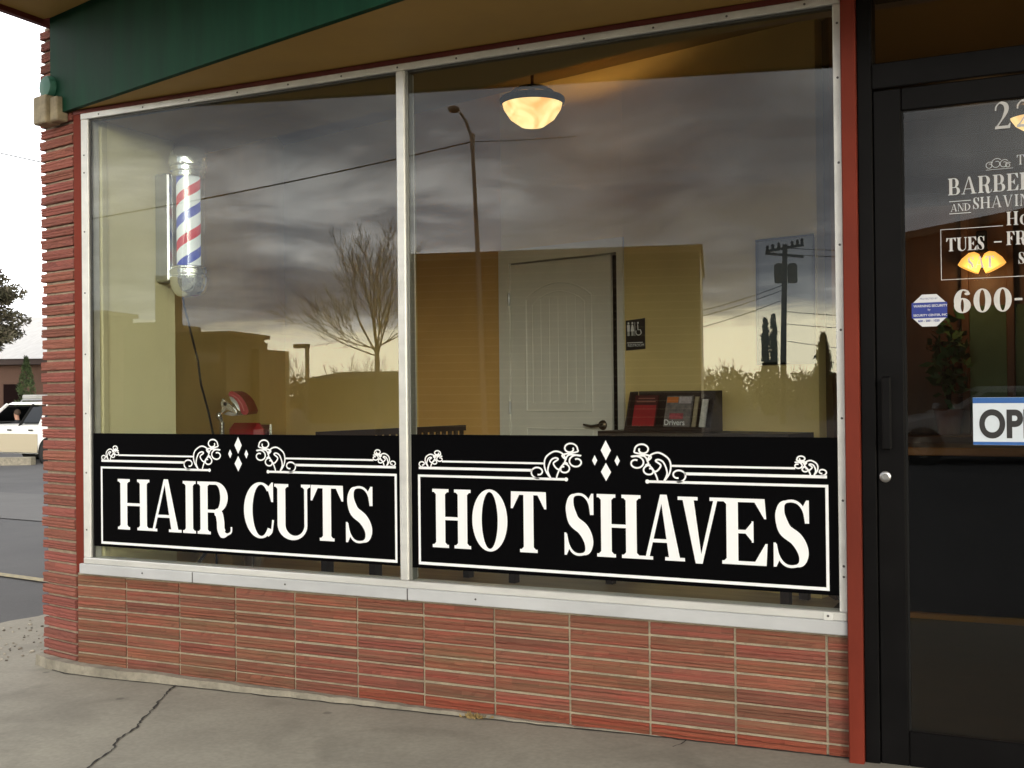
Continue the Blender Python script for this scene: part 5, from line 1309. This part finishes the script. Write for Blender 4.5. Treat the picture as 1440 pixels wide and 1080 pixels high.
g.add([(*e_[0], 1.95), (*e_[1], 1.95), (*k1, 2.35), (*k0, 2.35), (*e_[2], 1.95), (*e_[3], 1.95)], [(0, 1, 2, 3), (3, 2, 4, 5), (0, 3, 5), (1, 4, 2)]); g.build('roof', mat('dark_shingles', (.07, .05, .035), .9, var=.3, scale=10), hs)

# bare tree
M_bark2 = mat('pale_bark', (.24, .195, .14), .9, var=.25, scale=9)
def bare(name, label, base, H, spread, seed, fork=.25, depth=5, r0=.17, group=None, low=3, rise=.05, dens=5):
    rd_ = random.Random(seed); t = thing(name, label, 'tree', base, group)
    tr = MB(); tw = MB()
    b0 = Vector(base); f = b0 + Vector((0, 0, H * fork))
    tr.tube([b0 - Vector((0, 0, .1)), b0.lerp(f, .5), f], [r0, r0 * .85, r0 * .7], 8)
    def grow(p, d, l_, r_, n, up):
        q = [p]; dd_ = d.copy(); k = 5
        for i in range(k):
            dd_ = (dd_ + Vector((rd_.uniform(-.13, .13), rd_.uniform(-.13, .13), rd_.uniform(-.04, .06) + up))).normalized(); q.append(q[-1] + dd_ * l_ / k)
        tw.tube(q, [r_ * (1 - .16 * i) for i in range(k + 1)], 4 if n > 2 else 3, caps=False)
        if n == 0: return
        m_ = dens
        for i in range(m_):
            u = .16 + .84 * (i + rd_.uniform(.1, .9)) / m_ if i < m_ - 1 else 1.0
            j = min(k - 1, int(u * k)); pq = q[j].lerp(q[j + 1], u * k - j)
            az = rd_.uniform(0, 2 * pi); ax = Vector((math.cos(az), math.sin(az), rd_.uniform(-.4, .4))).normalized()
            nd = Matrix.Rotation(rd_.uniform(.30, .62), 3, ax) @ (q[j + 1] - q[j]).normalized()
            grow(pq, nd.normalized(), l_ * (.60 if n > 2 else .66) * (1.2 - .55 * u), max(.0075, r_ * (1 - .16 * u * k) * .5), n - 1, up)
    for i in range(7 + low):
        a = 2 * pi * i * .382 + rd_.uniform(-.2, .2)
        if i < 7: el = rd_.uniform(.98, 1.40); L_ = H * (1 - fork) * rd_.uniform(.80, 1.08); rr = r0 * .34
        else: el = rd_.uniform(.05, .42); L_ = H * .40 * spread * rd_.uniform(.85, 1.1); rr = r0 * .24
        d = Vector((math.cos(a) * math.cos(el) * spread, math.sin(a) * math.cos(el) * spread, math.sin(el))).normalized()
        grow(f - Vector((0, 0, rd_.uniform(0, .16) * H * fork)), d, L_, rr, depth - 1, rise)
    tr.build('trunk', M_bark2, t, smooth=True); tw.build('crown', M_bark2, t)
    return t
bare('bare_tree', 'large leafless tree with a wide twiggy crown across the street', (-21.35, -30.4, -.17), 6.5, 1.05, 14, fork=.49, depth=4, r0=.12, low=6, dens=5)
bs = [(-31.5, 37, 4.1), (-33.5, 41, 4.0), (-30.2, 42, 3.8), (-36, 44, 4.4), (-27.6, 40, 3.6)]
for i, (x, Y, h_) in enumerate(bs):
    bare('bare_shrub', ['bare twiggy shrub next to the tan annex', 'bare twiggy shrub behind the lamp post', 'bare twiggy shrub left of the big bare tree', 'farthest bare twiggy shrub behind the shops', 'bare twiggy shrub right behind the big bare tree'][i], (*vb(x, Y), -.17), h_ * .62, 1.1, 20 + i, fork=.12, depth=4, r0=.05, dens=4, group='bare shrubs across the street')
bs = [(-14.6, 50, 4.9), (-13.3, 49, 4.6), (-10.4, 52, 4.2), (-9.5, 50, 4.0), (-7.2, 52, 4.4)]
for i, (x, Y, h_) in enumerate(bs):
    bare('bare_shrub', ['bare shrub beside the end of the sided building', 'bare shrub between the sided building and the columnar evergreens', 'bare shrub left behind the utility pole', 'bare shrub right of the utility pole', 'bare shrub near the cone shaped evergreen'][i], (*vb(x, Y), -.17), h_ * .44, 1.1, 40 + i, fork=.1, depth=4, r0=.05, dens=4, group='bare shrubs across the street')
def evergreen(name, label, x, Y, h_, r_, cone=True, n=70, group=None):
    t = thing(name, label, 'tree', (x, -Y, -.17), group)
    MB().tube([(x, -Y, -.2), (x, -Y, h_ * .9)], [.1, .03], 6).build('trunk', M_bark, t)
    g = MB()
    for i in range(n):
        u = i / n; rr = r_ * ((1 - u) ** .8 if cone else min(1, 4 * u + .4) * min(1, (1 - u) * 5 + .15)); a = random.uniform(0, 6.28)
        leaves(g, (x + rr * .6 * math.cos(a), -Y + rr * .6 * math.sin(a), -.1 + (h_ + .1) * u), (max(.1, rr * .5), max(.1, rr * .5), .25), 30, .28, .10, 1.6)
    g.build('crown', M_con, t)
G_ = 'evergreens across the street'
evergreen('columnar_evergreen', 'taller of two narrow columnar evergreens by the utility pole', -12.48, 56.6, 5.25, .20, False, group=G_)
evergreen('columnar_evergreen', 'shorter of two narrow columnar evergreens, farther from the utility pole', -12.90, 56.6, 5.05, .22, False, group=G_)
evergreen('cone_evergreen', 'cone shaped dark evergreen at the right edge of the window reflection', -8.35, 47.5, 3.7, .95, True, group=G_)
# far hedge and tree line
g = MB()
for i in range(420):
    x = -70 + 95 * i / 420; Y = 60 + random.uniform(-2, 3) + (x + 20) * .1
    leaves(g, (x, -Y, (1.2 if x > -20 else 1.2) + random.uniform(-.3, .15)), (.6, .6, 1.25 + .12 * math.sin(x * .7)), 110, .28, .19)
tag(g.build('treeline', mat('hedge_mass', (.035, .032, .018), .9, vcol=True, scale=.5, col2=(.022, .022, .013)), origin=(0, 0, 0)), 'low dark tree line and hedges along the horizon across the street', 'tree line', kind='stuff')

# street lamp, lot light, utility pole and their wires
M_pole = mat('weathered_pole', (.26, .235, .20), .8, var=.2, scale=8); M_upole = mat('utility_pole_wood', (.035, .026, .02), .9, var=.3, scale=8)
sl = thing('street_lamp', 'tall slender street lamp with a curved arm across the street', 'street lamp', (-11.14, -18.65, -.17))
MB().tube([(-11.14, -18.65, -.2), (-11.25, -18.56, 4.49), (-11.33, -18.50, 6.95)], [.066, .054, .042], 12).build('pole', M_pole, sl, smooth=True)
MB().tube([(-11.325, -18.5, 6.75), (-11.345, -18.49, 7.05), (-11.45, -18.44, 7.38), (-11.57, -18.39, 7.58)], [.045, .042, .036, .03], 10).build('arm', M_pole, sl, smooth=True)
g = MB(); g.ball((0, 0, 0), 1, 16, (.19, .12, .085)); rzz = Matrix.Rotation(R(25), 3, 'Y') @ Matrix.Rotation(R(0), 3, 'Z')
g.v = [tuple(Matrix.Rotation(R(205), 3, 'Z') @ (Matrix.Rotation(R(-12), 3, 'Y') @ Vector(v)) + Vector((-11.70, -18.33, 7.66))) for v in g.v]; g.build('lamp_head', mat('lamp_head_metal', (.16, .14, .10), .5, .4), sl, smooth=True)
MB().box((-11.36, -18.53, 6.72), (-11.27, -18.44, 7.10), ch=.01).build('bracket', M_pole, sl)
cable('overhead_cable', 'long black overhead cable strung from the street lamp towards the left', ((-11.33, -18.5, 6.92), (-20.6, -14.2, 5.02)), .016, .10)
cable('overhead_cable', 'short overhead cable running right from the street lamp', ((-11.33, -18.5, 6.92), (-9.2, -19.5, 7.02)), .008, .02)
ll = thing('lot_light', 'small square headed parking lot light pole across the street', 'street lamp', (-35.5, -45.9, -.17))
MB().tube([(-35.5, -45.9, -.2), (-35.48, -45.88, 3.86)], .12, 8).build('pole', M_pole, ll); MB().box((-36.25, -46.05, 3.76), (-35.38, -45.65, 3.98), ch=.02).build('lamp_head', M_upole, ll)
up_ = thing('utility_pole', 'dark utility pole with transformers and crossarms reflected inside the dark poster', 'utility pole', (-9.05, -41.7, -.17))
MB().tube([(-9.05, -41.7, -.2), (-8.98, -41.7, 3.5), (-8.88, -41.72, 7.15)], [.13, .12, .10], 10).build('pole', M_upole, up_, smooth=True)
for x, z in ((-9.10, 6.0), (-8.60, 6.0)):
    MB().lathe([(.17, -.42), (.20, -.38), (.20, .30), (.12, .38), (.001, .40)], (x - .03, -41.68 if x < -9 else -41.9, z), 14).build('transformer', M_upole, up_, smooth=True)
for z, t_ in ((7.0, .12), (6.72, -.08)):
    MB().tube([(-9.62, -41.45, z - t_), (-8.2, -42.0, z + t_)], .06, 6).build('crossarm', M_upole, up_)
for i, (x, y) in enumerate(((-9.55, -41.48), (-9.35, -41.55), (-9.12, -41.64), (-8.62, -41.85), (-8.42, -41.92), (-8.25, -41.98))):
    MB().lathe([(.05, 0), (.07, .08), (.05, .16), (.07, .22), (.03, .28), (.001, .28)], (x, y, 6.98 + .09 * (i - 2.5) * .6), 8).build('insulator', M_upole, up_)
for i, z in enumerate((4.9, 5.3, 5.5)):
    cable('service_wire', None, ((-8.98, -41.7, z), (-11.6, -32.5, z - 1.9)), .016, .12, parent=up_)
for i, (z, dz) in enumerate(((7.0, .35), (6.75, .3), (4.4, .1), (3.9, .05), (3.2, -.6))):
    cable('line_wire', None, ((-8.85, -41.7, z), (2.0, -45.5, z + dz)), .014, .35, parent=up_)

# kerb and far sidewalk along the other side of the street
g = MB(); q = Vector(vb(-10, 21.5)); rbox(g, q, us, 55, 1.0, -.25, -.03); tag(g.build('far_sidewalk', mat('far_concrete', (.30, .28, .24), .9, var=.15, scale=2), origin=(0, 0, 0)), kind='structure')

# ------------------------------------------------------------------ render settings
S.render.engine = 'CYCLES'
S.view_settings.view_transform = 'Standard'; S.view_settings.look = 'None'; S.view_settings.exposure = -0.12; S.view_settings.gamma = 1
S.cycles.use_denoising = True
try: S.cycles.denoiser = 'OPENIMAGEDENOISE'
except Exception: pass
S.cycles.max_bounces = 8; S.cycles.diffuse_bounces = 4; S.cycles.glossy_bounces = 5; S.cycles.transparent_max_bounces = 14
S.cycles.caustics_reflective = False; S.cycles.caustics_refractive = False
S.cycles.sample_clamp_indirect = 6
